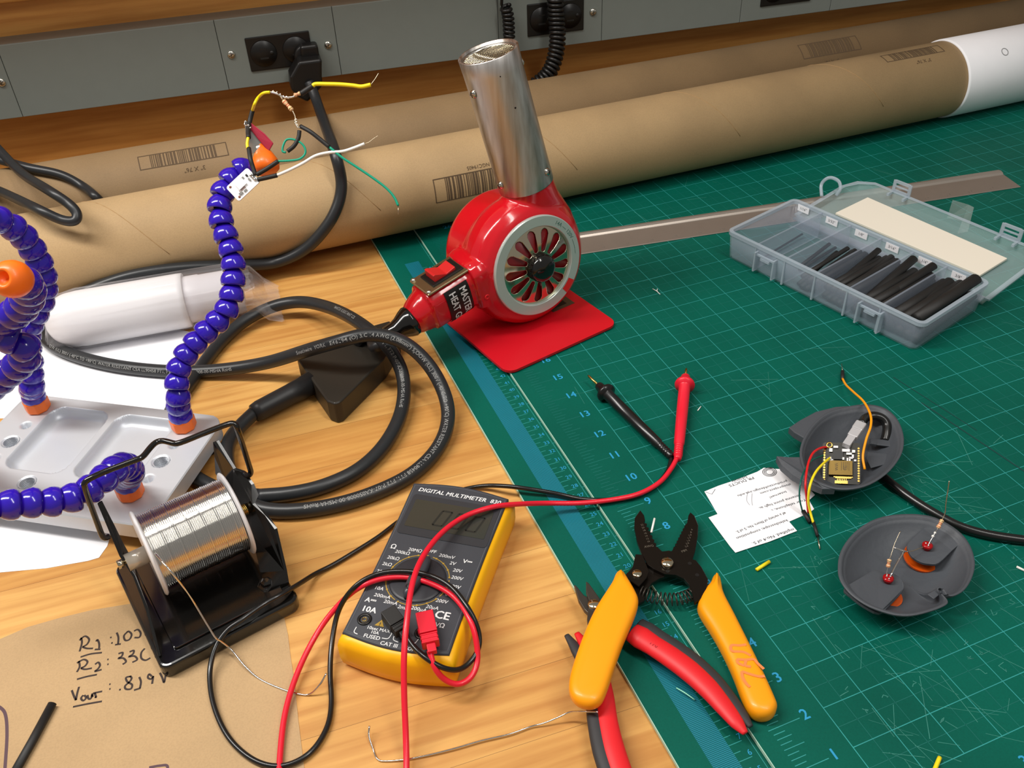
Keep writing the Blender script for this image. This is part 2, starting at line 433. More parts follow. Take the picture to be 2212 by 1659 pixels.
bm = MB(); coil(bm, [wpx(1092, 14, .5), wpx(1098, 40, .5), wpx(1100, 90, .55), wpx(1101, 150, .7)], .2, .085, .19)
tube(bm, relax(smoothpath([wpx(1080, -40, .4), wpx(1084, -5, .35), wpx(1084, 12, .3), wpx(1094, 14, .35)], 5)), .07, 8)
tag(obj('coiled_cord', bm, 'blackpl'), 'thin black coiled cord hanging directly above the silver nozzle', 'cord')

# ================================================================== cutting mats
def pmat(name, label, x0, x1, y0, y1, zt):
    bm = MB(); box(bm, ((x0 + x1) / 2, (y0 + y1) / 2, zt - .06), x1 - x0, y1 - y0, .12)
    t = tag(obj(name, bm, 'mat'), label, 'cutting mat'); return t
lm = pmat('cutting_mat', 'green cutting mat with centimetre ruler, lying under the larger green mat', -3.5, 6, -4, 27, MATZ)
e = MB(); box(e, (-3.508, 11.5, MATZ - .052), .016, 31, .1); obj('mat_edge', e, 'edge', lm, label='pale cut edge')
rm = pmat('cutting_mat', 'large dark green cutting mat with inch grid, lying on top of the other mat', -1.74, 46, -3.5, 28.6, 0)
e = MB(); box(e, (-1.748, 12.5, -.052), .016, 32, .1); obj('mat_edge', e, 'edge', rm, label='pale cut edge')
def seg(m, x0, y0, x1, y1, wd, z):
    ribbon(m, [(x0, y0, z), (x1, y1, z)], wd)
g = MB(); g2 = MB()
for i in range(0, 46):
    seg(g, i, 0, i, 26, .02, .004)
for j in range(0, 27):
    seg(g, 0, j, 45, j, .02, .005)
for i in range(0, 46):
    if i % 1 == 0: seg(g2, i + .5, 0, i + .5, 26, .012, .003)
    if i < 26: seg(g2, 0, i + .5, 45, i + .5, .012, .003)
for q in range(0, 400):       # eighths-inch ruler ticks beside the seam
    y = q / 8.
    if y > 26: break
    L = .62 if q % 8 == 0 else (.5 if q % 4 == 0 else (.36 if q % 2 == 0 else .28))
    seg(g2 if y > 9 else g, -1.35 if q % 8 else -1.4, y, -1.35 + L + (.12 if q % 8 == 0 else 0), y, .018, .004)
    if 0 < y < 46: seg(g, y, -1.35, y, -1.35 + L, .018, .004)
obj('printed_grid', g, 'matline', rm, label='pale cyan one-inch grid')
obj('printed_ticks', g2, 'matminor', rm, label='faint half-inch lines and ruler ticks')
nm = MB()
for j in range(1, 27): text(nm, str(j), (-.46, j + .02, .006), X, Y, .36, bold=.02)
for i in range(1, 30): text(nm, str(i), (i, -.62, .006), X, Y, .36, bold=.02)
obj('printed_numbers', nm, 'matnum', rm)
sc = MB()
rr = random.Random(3)
for q in range(230):
    if q < 120: cx, cy = rr.uniform(0.3, 8.5), rr.uniform(.2, 8)
    else: cx, cy = rr.uniform(-1, 26), rr.uniform(0, 25)
    a = rr.gauss(-.9, .5) if rr.random() < .7 else rr.uniform(0, PI); L = rr.uniform(.2, 1.6)
    seg(sc, cx, cy, cx + math.cos(a) * L, cy + math.sin(a) * L, rr.uniform(.006, .016), .007)
for q in range(60):
    cx, cy = rr.uniform(.5, 8), rr.uniform(.5, 7); p = [(cx, cy, .007)]
    for k in range(4): cx += rr.gauss(0, .06); cy += rr.gauss(0, .06); p.append((cx, cy, .007))
    ribbon(sc, p, .018)
obj('cut_scratches', sc, 'scratch', rm, label='pale knife scratches')['kind'] = 'stuff'
dl = MB(); seg(dl, *W(1990, 870)[:2], *W(2215, 1020)[:2], .05, .0065); seg(dl, *W(1930, 815)[:2], *W(2110, 930)[:2], .03, .0065)
obj('dark_scuff', dl, mat('mat_scuff', (8, 62, 58), .6), rm, label='dark scuff line')
# left mat print
g = MB(); g2 = MB(); nm = MB(); z = MATZ + .004
def cy(n): return .3937 * n - .66
for q in range(2, 124):
    y = cy(q / 2.)
    if y > 26: break
    L = .36 if q % 2 == 0 else .2
    seg(g, -2.3, y, -2.3 + L - .04, y, .016, z)
    if q % 2 == 0: text(nm, str(q // 2), (-1.98, y + .1, z), X, Y, .19)
    if q % 10 == 0: pass
seg(g, -1.83 - .0, -2, -1.83, 26, .014, z)
for j in range(-2, 26): seg(g, -1.85, cy(2.54 * j), -1.7, cy(2.54 * j), .014, z)
obj('printed_ticks', g, 'matline', lm, label='pale centimetre ticks')
bnd = MB(); y0 = cy(-4)
for q in range(-40, 630):
    y = cy(q / 10.); 
    if y > 26: break
    seg(bnd, -2.86, y, -2.3, y, .026, z)
obj('printed_millimetre_band', bnd, 'matband', lm, label='blue millimetre band')
obj('printed_numbers', nm, 'matnum', lm)

# ================================================================== cardboard tubes
def big_tube(name, label, y0, ang, r, x0, x1, material, z0=0.0):
    d = rot2(math.radians(ang)); p = Vector((-d.y, d.x, 0)); o = p * y0 + Z * (z0 + r)
    m = MB(); lathe(m, o + d * x0, d, [(r - .12, 0), (r, 0), (r, x1 - x0), (r - .12, x1 - x0), (r - .12, 0)], 96)
    t = tag(obj(name, m, material), label, 'tube')
    def surf(s, arc, lift=.01):      # arc measured over the surface from the top line, positive towards the camera
        a = arc / r; return o + d * s + Z * ((r + lift) * math.cos(a)) - p * ((r + lift) * math.sin(a))
    def inv(u, v):                    # photo pixel -> (s, arc) on the tube
        dr = ray(u, v); dd = dr - d * dr.dot(d); oc = (CAM - o); oc = oc - d * oc.dot(d)
        A = dd.dot(dd); B = 2 * dd.dot(oc); Cc = oc.dot(oc) - r * r; D = max(0, B * B - 4 * A * Cc)
        X_ = CAM + dr * ((-B - math.sqrt(D)) / (2 * A)); q = X_ - o
        return q.dot(d), math.atan2(-q.dot(p), q.z) * r
    return t, surf, inv
T1, s1, i1 = big_tube('cardboard_tube', 'front long brown cardboard tube lying across the bench behind the heat gun', 26.8, -.7, 1.72, -34, 33.0, 'kraft')
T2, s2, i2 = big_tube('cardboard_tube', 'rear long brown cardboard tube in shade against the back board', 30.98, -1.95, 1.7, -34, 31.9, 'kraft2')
def surfstrip(m, surf, s0, a0, s1_, a1, n=8):
    vs = []
    for k in range(n + 1):
        a = a0 + (a1 - a0) * k / n; vs += [surf(s0, a), surf(s1_, a)]
    m.add(vs, [(2 * k, 2 * k + 1, 2 * k + 3, 2 * k + 2) for k in range(n)], False)
def barcode(tb, surf, s0, s1_, a0, a1, material, seed=1, cap=None):
    m = MB(); w = .035; rb = random.Random(seed)
    for a, b in ((a0, a0 + w), (a1 - w, a1)): surfstrip(m, surf, s0, a, s1_, b, 1)
    for a, b in ((s0, s0 + w), (s1_ - w, s1_)): surfstrip(m, surf, a, a0, b, a1)
    L = s1_ - s0; x = s0 + L * .13
    while x < s1_ - L * .13:
        wd = rb.choice([.03, .03, .05, .08]); surfstrip(m, surf, x, a0, x + wd, a1); x += wd + rb.choice([.03, .03, .045, .07])
    if cap: 
        tx, ts, ta, tsz = cap
        text(m, tx, (0, 0, 0), None, None, tsz, fn=lambda x, y: surf(ts - x, ta + y, .012))
    obj('printed_barcode', m, material, tb)
def rect(inv, ps):
    q = [inv(*p) for p in ps]; return min(a[0] for a in q), max(a[0] for a in q), min(a[1] for a in q), max(a[1] for a in q)
a, b, c, d = rect(i1, [(934, 388), (1083, 366), (948, 438)])
barcode(T1, s1, a, a + 3.6, c, d, 'ink_tube', 1, ('NGC19405', a + 1.9, c - .16, .2))
text(_m := MB(), '3" X 76"', (0, 0, 0), None, None, .2, fn=lambda x, y: s1(-4.6 - x, -.55 + y, .012)); obj('printed_size', _m, 'ink_tube', T1)
a, b, c, d = rect(i2, [(296, 338), (487, 305), (308, 362), (494, 333)])
barcode(T2, s2, a, b, c + .05, d + .05, 'ink_tube', 2, ('3" X 76"', (a + b) / 2 + .3, d + .35, .24))
a, b, c, d = rect(i2, [(1722, 98), (1840, 85), (1738, 128), (1846, 108)])
barcode(T2, s2, a, b + .3, c, d, 'ink_tube', 4, ('3" X 76"', (a + b) / 2, d + .32, .24))
a, b, c, d = rect(i1, [(1905, 124), (2020, 105), (1922, 134)])
barcode(T1, s1, a, a + 3.2, c - .15, d, 'ink_tube', 5, ('3" X 76"', a + 1.8, d + .3, .24))
MT['tube_seam'] = mat('tube_seam', (170, 136, 92), .8)
for (u0, v0, u1, v1) in [(496, 490, 610, 575), (1180, 260, 1300, 420)]:
    pass
for s0 in (-30, -22.3, -14.8, -7.0, 1.2, 8.8, 16.2):
    P = [s1(s0 + 3.4 * (k / 14.), -2.0 + 4.6 * k / 14., .004) for k in range(15)]
    seam = MB(); tube(seam, P, .012, 5); obj('spiral_seam', seam, 'tube_seam', T1)
# white paper roll over the right end
d1 = rot2(math.radians(-.7)); p1 = Vector((-d1.y, d1.x, 0)); o1 = p1 * 26.8 + Z * 1.72
sx = i1(2092, 160)[0]
m = MB(); lathe(m, o1 + d1 * sx, d1, [(1.725, 0), (1.79, .0), (1.80, .1), (1.80, 12), (1.725, 12)], 96)
# lifted by its own wall thickness around the tube
wr = tag(obj('paper_roll', m, 'whitepaper'), 'white paper roll sleeved over the right end of the front tube', 'paper roll')
m = MB(); 
for k in range(9): 
    a = k * .7; P = [o1 + d1 * (sx + 2.2 + .17 * math.cos(t)) + Z * (1.812 * math.cos(.75 + .17 / 1.8 * math.sin(t))) - p1 * (1.812 * math.sin(.75 + .17 / 1.8 * math.sin(t))) for t in [i * 2 * PI / 24 for i in range(25)]]
tube(m, P, .015, 5); obj('printed_ring_mark', m, mat('grey_ink', (140, 140, 140), .7), wr)

# steel angle / ruler behind the gun
A0, A1, A2, A3 = W(1252, 551, .0), W(2205, 405, .0), W(2163, 368, .0), W(1245, 500, .0)
dr = (A1 - A0).normalized(); pr = Vector((-dr.y, dr.x, 0))
Ln = 23.5; o = A1 - dr * Ln
st = thing('safety_ruler', 'silver aluminium ruler with raised ridge, running from behind the heat gun to the right', 'ruler', o)
prof = [(0, 0), (0, .04), (.95, .18), (1.02, .25), (1.12, .29), (1.24, .28), (1.30, .20), (1.45, .05), (1.45, 0)]
vs = [o + pr * a + Z * b for a, b in prof] + [o + pr * (a * 1.0) + dr * (Ln - a * .18) + Z * b for a, b in prof]
n = len(prof); m = MB(); m.add(vs, [tuple(range(n))[::-1], tuple(range(n, 2 * n))] + [(i, (i + 1) % n, n + (i + 1) % n, n + i) for i in range(n)], False)
obj('ruler_body', m, mat('ruler_aluminium', (176, 166, 156), .38, .75, var=.06), st, bevel=.03)
m = MB(); 
for k in range(20):
    c0 = o + dr * (Ln - 1.2 - k) + pr * .2 + Z * .075; text(m, str(k + 1), c0, dr, (pr + Z * .147).normalized(), .13)
    ribbon(m, [c0 - pr * .17 - dr * .14 - Z * .035, c0 - dr * .14 - pr * .02 + Z * .008], .015)
obj('engraved_numbers', m, mat('ruler_ink', (120, 110, 100), .6), st)

# ================================================================== heat gun
GAZ, GEL = math.radians(-77), math.radians(8)
GN = Vector((math.cos(GAZ) * math.cos(GEL), math.sin(GAZ) * math.cos(GEL), math.sin(GEL)))
GA = Z.cross(GN).normalized(); GB = GN.cross(GA)
GC = WD(1161, 574, 30.3); K = .968
def G(a, b, t): return GC + GA * (a * K) + GB * (b * K) + GN * (t * K)
gun = thing('heat_gun', 'red heat gun with silver barrel, standing upright on its red foot plate', 'heat gun', (GC.x, GC.y, .0))
def fused(name, mb, material, parent, vox=.05, it=6, **k):
    o = obj(name, mb, material, parent, **k)
    r = o.modifiers.new('remesh', 'REMESH'); r.mode = 'VOXEL'; r.voxel_size = vox * S; r.use_smooth_shade = True
    s_ = o.modifiers.new('smooth', 'SMOOTH'); s_.iterations = it; s_.factor = .6
    return o
h = MB()
lathe(h, G(0, 0, -.02), -GN * 1.0, [(0, .02), (1.70 * K, .02), (1.78 * K, 0), (2.0 * K, .12), (2.2 * K, .35), (2.3 * K, .7), (2.3 * K, 1.05), (2.22 * K, 1.3), (2.1 * K, 1.42), (0, 1.42)], 72)
lathe(h, G(-.05, .05, -1.3), -GN, [(0, 0), (2.08 * K, 0), (2.08 * K, 1.15), (1.95 * K, 1.4), (1.6 * K, 1.5), (0, 1.5)], 72)
# neck sweeping up into the barrel
vs = []; fs = []; n = 40
secs = [(.55, -.3, 1.85, .66), (.62, .6, 1.78, .68), (.68, 1.2, 1.5, .72), (.66, 1.7, 1.22, .8), (.62, 2.1, 1.02, .86), (.56, 2.5, .93, .9), (.48, 2.95, .9, .9)]
for (ca, cb, ra, rt) in secs:
    for k in range(n):
        a = 2 * PI * k / n; vs.append(G(ca + ra * math.cos(a), cb, -.85 - .1 + rt * math.sin(a)))
for i in range(len(secs) - 1):
    for k in range(n): fs.append((i * n + k, i * n + (k + 1) % n, (i + 1) * n + (k + 1) % n, (i + 1) * n + k))
fs += [tuple(range(n)), tuple(range((len(secs) - 1) * n, len(secs) * n))[::-1]]
h.add(vs, fs)
# handle : axis from housing to grommet
HA = Vector(G(-2.0, .02, -1.05)); HB = Vector(G(-4.55, -.5, -1.05)); HD = (HB - HA).normalized()
HS = HD.cross(Z).normalized(); HU = HS.cross(HD).normalized()
if HU.z < 0: HU = -HU
if HS.dot(GN) < 0: HS = -HS
HL = (HB - HA).length
def H(x, s, u): return HA + HD * x + HS * s + HU * u
def hsec(m, secs, n=28, pw=3.0):
    vs = []; fs = []
    for (x, rs, ru, cu) in secs:
        for k in range(n):
            a = 2 * PI * k / n; c, s_ = math.cos(a), math.sin(a)
            f = (abs(c) ** pw + abs(s_) ** pw) ** (-1 / pw)
            vs.append(H(x, rs * c * f, cu + ru * s_ * f))
    L = len(secs)
    for i in range(L - 1):
        for k in range(n): fs.append((i * n + k, i * n + (k + 1) % n, (i + 1) * n + (k + 1) % n, (i + 1) * n + k))
    fs += [tuple(range(n)), tuple(range((L - 1) * n, L * n))[::-1]]
    m.add(vs, fs)
hsec(h, [(-1.0, .72, .76, -.08), (.0, .72, .76, -.08), (1.5, .7, .74, -.08), (1.95, .68, .72, -.1)], pw=3.4)
hsec(h, [(1.85, .66, .72, -.12), (2.15, .6, .66, -.16), (2.42, .52, .56, -.2), (2.62, .42, .44, -.24), (2.66, .3, .3, -.24)], pw=2.2)
# clamp flange between handle and housing
hsec(h, [(-.12, .92, .95, -.1), (.1, .92, .95, -.1), (.36, .86, .88, -.1)], pw=4.5)
hs = fused('housing', h, 'red', gun, .05, 5, label='glossy red cast housing and handle')
# clamp slot + screw on the flange
m = MB(); lathe(m, H(.13, .9, -.35), HS, [(0, 0), (.1, 0), (.1, .03), (.05, .035), (.05, .01), (0, .01)], 16); obj('clamp_screw', m, 'cutred', gun)
# air intake ring + slotted dome + knob
m = MB(); lathe(m, G(0, 0, 0), GN, [(1.37 * K, -.02), (1.40 * K, .06), (1.42 * K, .075), (1.74 * K, .075), (1.77 * K, .05), (1.77 * K, -.05)], 128, False)
ring = obj('intake_ring', m, mat('zinc_ring', (196, 208, 202), .3, .45), gun, label='pale zinc ring')
tm = MB()
def onring(x, y, r=1.58, a0=1.0): a = a0 - x / r; return G((r + y) * math.cos(a), (r + y) * math.sin(a), .085)
text(tm, '14A — 120V ———', (0, 0, 0), None, None, .19, align='LEFT', fn=lambda x, y: onring(x, y))
obj('engraved_text', tm, 'steelp', ring)
m = MB()
for k in range(6):
    a0 = -.62 - k * .05; 
    m.add([G(1.47 * math.cos(a0), 1.47 * math.sin(a0), .086), G(1.73 * math.cos(a0), 1.73 * math.sin(a0), .086), G(1.73 * math.cos(a0 - .05), 1.73 * math.sin(a0 - .05), .086), G(1.47 * math.cos(a0 - .05), 1.47 * math.sin(a0 - .05), .086)], [(0, 1, 2, 3)], False)
obj('red_sticker', m, 'redpl', ring)
# dome with 13 radial slots: grid in polar coordinates, cells inside slots left out
m = MB(); NS = 13; NA = NS * 28; NR = 64
def dome(r): x = r / 1.4; return -.02 + .16 * math.sin(min(1, (1 - x) * 1.6) * PI / 2) - .02
vs = []; fs = []
for i in range(NR + 1):
    r = .45 + (1.4 - .45) * i / NR
    for k in range(NA):
        a = 2 * PI * k / NA; vs.append(G(r * math.cos(a), r * math.sin(a), dome(r)))
def inslot(r, a):
    ph = (a / (2 * PI) * NS) % 1 - .5; off = ph * 2 * PI / NS * r
    wr = .085 + .07 * (r - .62) / .53
    if .62 <= r <= 1.15: return abs(off) < wr
    if r < .62: return math.hypot(off, (r - .62)) < .085
    return math.hypot(off, (r - 1.15)) < .155
for i in range(NR):
    r = .45 + (1.4 - .45) * (i + .5) / NR
    for k in range(NA):
        a = 2 * PI * (k + .5) / NA
        if not inslot(r, a): fs.append((i * NA + k, i * NA + (k + 1) % NA, (i + 1) * NA + (k + 1) % NA, (i + 1) * NA + k))
m.add(vs, fs)
dm = obj('slotted_intake_cover', m, 'chrome', gun, label='nickel dome with radial slots')
sd = dm.modifiers.new('solid', 'SOLIDIFY'); sd.thickness = .03 * S; sd.offset = 0
m = MB(); lathe(m, G(0, 0, -.0), GN, [(0, -.05 - .0), (1.37 * K, -.03), (1.37 * K, -.018), (0, -.018)], 64); obj('intake_chamber', m, mat('dark_red', (120, 8, 16), .35, coat=.3), gun, label='dark red interior behind the slots')
m = MB(); lathe(m, G(0, 0, .08), GN, [(0, 0), (.44, 0), (.46, .04), (.46, .26), (.42, .34), (.34, .38), (.3, .4), (0, .42)], 48)
kn = obj('shutter_knob', m, 'blackgloss', gun, label='black ribbed knob')
m = MB()
for k in range(40):
    a = 2 * PI * k / 40; box(m, G(.475 * math.cos(a), .475 * math.sin(a), .25), .03, .03, .2, GA * math.cos(a) + GB * math.sin(a), GN)
obj('knob_ribs', m, 'blackpl', kn)
# barrel
NB = G(.52, 2.55, -.95); NT = G(-.33, 7.05, -.95); NDv = (NT - NB).normalized(); NL = (NT - NB).length
m = MB(); R_ = .915
lathe(m, NB, NDv, [(R_ - .03, 0), (R_, 0), (R_ + .004, .02)] + [(R_, q * NL / 8) for q in range(1, 8)] + [(R_ + .02, NL - .02), (R_, NL), (R_ - .05, NL), (R_ - .05, 0.02)], 72)
def barrel_mat():
    m = mat('galvanised_barrel', (198, 194, 190), .3, 1); nt = m.node_tree; b = nt.nodes['Principled BSDF']
    tc = N(nt, 'ShaderNodeTexCoord'); mp = N(nt, 'ShaderNodeMapping')
    mp.inputs['Rotation'].default_value = (0, .2, 0); mp.inputs['Scale'].default_value = (150, 150, 8); nt.links.new(tc.outputs['Object'], mp.inputs['Vector'])
    no = N(nt, 'ShaderNodeTexNoise'); no.inputs['Scale'].default_value = 1; no.inputs['Detail'].default_value = 4; nt.links.new(mp.outputs[0], no.inputs['Vector'])
    r = ramp(nt, [(.3, (.3, .3, .3, 1)), (.7, (.46, .46, .46, 1))], no.outputs['Fac'])
    nt.links.new(r, b.inputs['Roughness'])
    c = ramp(nt, [(.3, lin((165, 158, 150))), (.65, lin((214, 212, 210)))], no.outputs['Fac']); nt.links.new(c, b.inputs['Base Color'])
    return m
bar = obj('barrel', m, barrel_mat(), gun, label='long brushed silver barrel')
bs = GN - NDv * GN.dot(NDv); bs.normalize(); ba = bs.cross(NDv).normalized()
if ba.dot(GA) < 0: ba = -ba
def NZ(h_, ang, r): return NB + NDv * h_ + (bs * math.cos(ang) + ba * math.sin(ang)) * r
for hh, an in [(.42, .45), (.42, -1.55), (.42, 2.6), (3.5, -1.5), (3.75, 1.35)]:
    m = MB(); ax = (bs * math.cos(an) + ba * math.sin(an)); lathe(m, NZ(hh, an, R_ - .01), ax, [(0, 0), (.13, 0), (.13, .03), (.09, .08), (0, .09)], 20)
    o = obj('barrel_screw', m, 'steelp', bar)
    m = MB(); box(m, NZ(hh, an, R_ + .078), .02, .16, .02, NDv, ax); box(m, NZ(hh, an, R_ + .078), .16, .02, .02, NDv, ax); obj('cross_slot', m, 'toolgrey', o)
m = MB()
for hh, an, rr_ in [(2.85, -.15, .03), (3.9, -.35, .02)]:
    ax = (bs * math.cos(an) + ba * math.sin(an)); lathe(m, NZ(hh, an, R_ + .002), ax, [(0, 0), (rr_, 0), (rr_, .004), (0, .004)], 14)
obj('dark_speck', m, 'toolblack', bar)
# wire grille inside the mouth + ceramic rim
m = MB()
gc = NB + NDv * (NL - .16)
for q in range(-7, 8):
    o_ = q * .105; L = math.sqrt(max(0, .8 ** 2 - o_ ** 2))
    for d1_, d2_ in ((ba, bs), (bs, ba)):
        tube(m, [gc + d2_ * o_ - d1_ * L + NDv * (.02 if d1_ is ba else 0), gc + d2_ * o_ + d1_ * L + NDv * (.02 if d1_ is ba else 0)], .022, 6)
obj('mesh_grille', m, 'chrome', gun, label='wire mesh grille in the barrel mouth')
m = MB(); lathe(m, gc, NDv, [(.78, -.1), (.78, .05), (.86, .08), (.86, -.1)], 48); obj('inner_sleeve', m, 'steel', gun)
m = MB(); lathe(m, gc - NDv * .3, NDv, [(0, 0), (.86, 0), (.86, .02), (0, .02)], 32); obj('heater_core', m, mat('heater', (60, 52, 40), .6), gun)
# rocker switch plate on the handle
pu = .74
m = MB(); box(m, H(1.0, 0, pu - .04), 1.85, 1.12, .08, HD, HU); sp = obj('switch_plate', m, mat('plate_satin', (176, 160, 126), .36, 1), gun, bevel=.03, label='polished metal plate')
for a_, b_ in ((.17, -.46), (.17, .46), (1.83, -.46), (1.83, .46)):
    m = MB(); lathe(m, H(a_, b_, pu - .005), HU, [(0, 0), (.09, 0), (.085, .04), (.04, .07), (0, .075)], 16); obj('plate_screw', m, 'screw', sp)
m = MB(); box(m, H(1.0, 0, pu + .02), 1.2, .78, .06, HD, HU); rb = obj('rocker_frame', m, 'blackpl', sp, bevel=.02)
m = MB()
pts = [(.62, .04), (.62, .16), (.98, .1), (1.36, .3), (1.44, .3), (1.44, .04)]
prism(m, [H(x, -.27, pu + y) for x, y in pts], .54, HS); obj('rocker_switch', m, 'redpl', sp, bevel=.02, label='red rocker')
# black label
m = MB(); n = 16; lb = []
LX0, LX1 = .55, 1.45
def lab(x, w_, lift=.012):       # w_ runs from the upper front edge down around the handle
    rs, ru, cu = .715, .755, -.08
    a = .62 - w_ * 1.15; c, s_ = math.cos(a), math.sin(a); f = (abs(c) ** 3.4 + abs(s_) ** 3.4) ** (-1 / 3.4)
    return H(x, (rs + lift) * c * f, cu + (ru + lift) * s_ * f)
for k in range(n + 1): lb += [lab(LX0, -.1 + 1.5 * k / n), lab(LX1, -.1 + 1.5 * k / n)]
m.add(lb, [(2 * k, 2 * k + 1, 2 * k + 3, 2 * k + 2) for k in range(n)], True)
ll = obj('brand_label', m, 'blackpl', gun, label='black label with white lettering')
m = MB()
text(m, 'MASTER', (0, 0, 0), None, None, .36, align='LEFT', bold=.022, fn=lambda x, y: lab(.80 - y, x * .92 + .02, .022), sx=.92)
text(m, 'HEAT GUN', (0, 0, 0), None, None, .36, align='LEFT', bold=.022, fn=lambda x, y: lab(1.2 - y, x * .92 + .02, .022), sx=.92)
obj('label_lettering', m, 'meterwhite', ll)
# cord grommet
m = MB(); gx = Vector(H(2.6, 0, -.24))
lathe(m, gx, HD, [(0, -.1), (.5, -.1), (.52, .02), (.46, .18), (.35, .4), (.3, .6), (.29, .85), (.22, .95), (0, .95)], 36)
obj('cord_grommet', m, 'blackgloss', gun, label='shiny black strain relief')
# foot plate
PA = rot2(math.radians(13)); PB = Vector((-PA.y, PA.x, 0)); pc = Vector((-.12, 18.3, .04))
m = MB(); prism(m, roundrect(pc, PA, PB, -2.3, 2.3, -2.1, 2.0, .36), .09)
fp = obj('foot_plate', m, 'redplate', gun, label='red square foot plate')
m = MB(); prism(m, roundrect(pc - Z * .04, PA, PB, -2.27, 2.27, -2.07, 1.97, .36), .04); obj('rubber_pad', m, 'black_soft', gun)
m = MB(); prism(m, [pc + PA * a + PB * b + Z * .09 for a, b in ((.95, -.2), (1.9, -.2), (1.9, 1.7), (.95, 1.7))], .015); pl_ = obj('rating_plate', m, mat('rating_plate', (120, 112, 96), .3, .8), gun)
m = MB(); prism(m, [pc + PA * a + PB * b + Z * .106 for a, b in ((1.1, -.05), (1.65, -.05), (1.65, .9), (1.1, .9))], .004); obj('rating_print', m, 'blackpl', pl_)
m = MB(); box(m, pc + PA * 0 + PB * .6 + Z * .2, 1.1, .9, .5, PA); obj('post', m, 'redplate', gun, bevel=.08)

# ================================================================== heavy extension cord
def cablepath(pts, relaxn=3, k=8): return relax(smoothpath(pts, k), relaxn)
CR = .215
wp = lambda u, v, off: WP(u, v, WP0 + WN * off, WN)
cz = WOODZ + CR
route = [(664, 172, None, 1.55), (676, 200, None, 1.75), (700, 262, None, 2.6)]
def drape(u, v, cr, lift=0.0):
    best = None; dr = ray(u, v)
    for (a0, y0, r0) in ((-.7, 26.8, 1.72), (-1.95, 30.98, 1.7)):
        d = rot2(math.radians(a0)); p = Vector((-d.y, d.x, 0)); o = p * y0 + Z * r0; R_ = r0 + cr + .01 + lift
        dd = dr - d * dr.dot(d); oc = CAM - o; oc = oc - d * oc.dot(d)
        A = dd.dot(dd); B = 2 * dd.dot(oc); C_ = oc.dot(oc) - R_ * R_; D = B * B - 4 * A * C_
        if D < 0: continue
        t = (-B - math.sqrt(D)) / (2 * A)
        if best is None or t < best: best = t
    t = (WOODZ + cr + lift - CAM.z) / dr.z
    if best is None or t < best: best = t
    return CAM + dr * best
P = [wp(668, 178, 1.15), wp(678, 202, 1.5), wp(690, 236, 2.4)]
for u, v, l in [(704, 275, .75), (722, 325, .75), (737, 385, .2), (735, 425, .0), (722, 462, 0), (702, 494, 0), (672, 528, 0), (640, 550, 0), (600, 566, 0), (560, 572, 0), (500, 574, 0), (400, 578, 0), (300, 592, 0), (230, 612, 0), (170, 638, 0)]: P.append(drape(u, v, CR, l))
for u, v, z in [(120, 668, .35), (92, 702, .2), (100, 737, .08), (160, 768, .02), (260, 792, .0), (380, 803, .0), (480, 799, .1), (580, 783, .5), (660, 758, 1.25), (730, 738, 1.85), (800, 722, 1.95), (870, 738, 1.7), (925, 786, 1.1), (960, 850, .5), (968, 910, .15), (945, 970, 0), (890, 1025, -.02), (810, 1065, -.02), (730, 1090, -.02), (650, 1103, -.02), (585, 1103, -.02), (540, 1088, .0), (510, 1050, .05), (492, 1005, .05), (492, 960, .1), (515, 925, .1), (548, 893, .16)]:
    P.append(W(u, v, z))
Q = cablepath(P, 6)
cordE = thing('extension_cord', 'thick black rubber extension cord coiled on the bench, ending in a flat black triple tap', 'extension cord', W(760, 860, WOODZ))
m = MB(); tube(m, Q, CR, 20)
obj('cord', m, 'cord', cordE)
P = [W(u, v, z) for u, v, z in [(548, 893, .45)]]
# inner loop (the same cord going round once more)
P2 = [W(u, v, z) for u, v, z in [(560, 1072, .02), (630, 1066, .0), (700, 1050, .0), (775, 1015, .0), (832, 960, .02), (867, 890, .1), (872, 820, .35), (850, 765, .95), (815, 728, 1.35), (765, 690, 1.3), (710, 664, .8), (650, 652, .5), (590, 662, .3), (530, 692, .15), (480, 735, .0), (440, 785, -.02), (408, 830, -.02), (385, 862, -.02), (368, 892, -.02), (360, 930, -.02), (372, 985, -.02), (405, 1018, -.02), (445, 1045, -.02), (500, 1066, .0), (560, 1072, .02)]]
m = MB(); Q2 = cablepath(P2, 4); tube(m, Q2, CR, 20); obj('cord', m, 'cord', cordE)
def onpath(Pth, x, y, start, phi0, r, flip=1):
    pass
def cordtext(Pth, s, start_px, size, phi0, flip=1, r=CR, gap=.6, stretch=1.0):
    d = [0]
    for i in range(1, len(Pth)): d.append(d[-1] + (Pth[i] - Pth[i - 1]).length)
    su = min(range(len(Pth)), key=lambda i: (Pth[i] - start_px).length); x0 = d[su]
    def fn(x, y):
        xx = x0 + x * flip * stretch; i = 0
        lo, hi = 0, len(d) - 2
        while lo < hi:
            mid = (lo + hi + 1) // 2
            if d[mid] <= xx: lo = mid
            else: hi = mid - 1
        i = lo; t = (xx - d[i]) / max(1e-6, d[i + 1] - d[i]); p = Pth[i].lerp(Pth[i + 1], t)
        tg = (Pth[i + 1] - Pth[i]).normalized() * flip; up = Vector((0, 0, 1)); up = (CUP - tg * CUP.dot(tg)).normalized(); sd = up.cross(tg)
        a = phi0 + y / r
        return p + up * (math.cos(a) * (r + .004)) + sd * (math.sin(a) * (r + .004))
    mm = MB(); text(mm, s, (0, 0, 0), None, None, size, align='LEFT', bold=.012, fn=fn); return mm
CUP = Vector((0, -.62, .78))
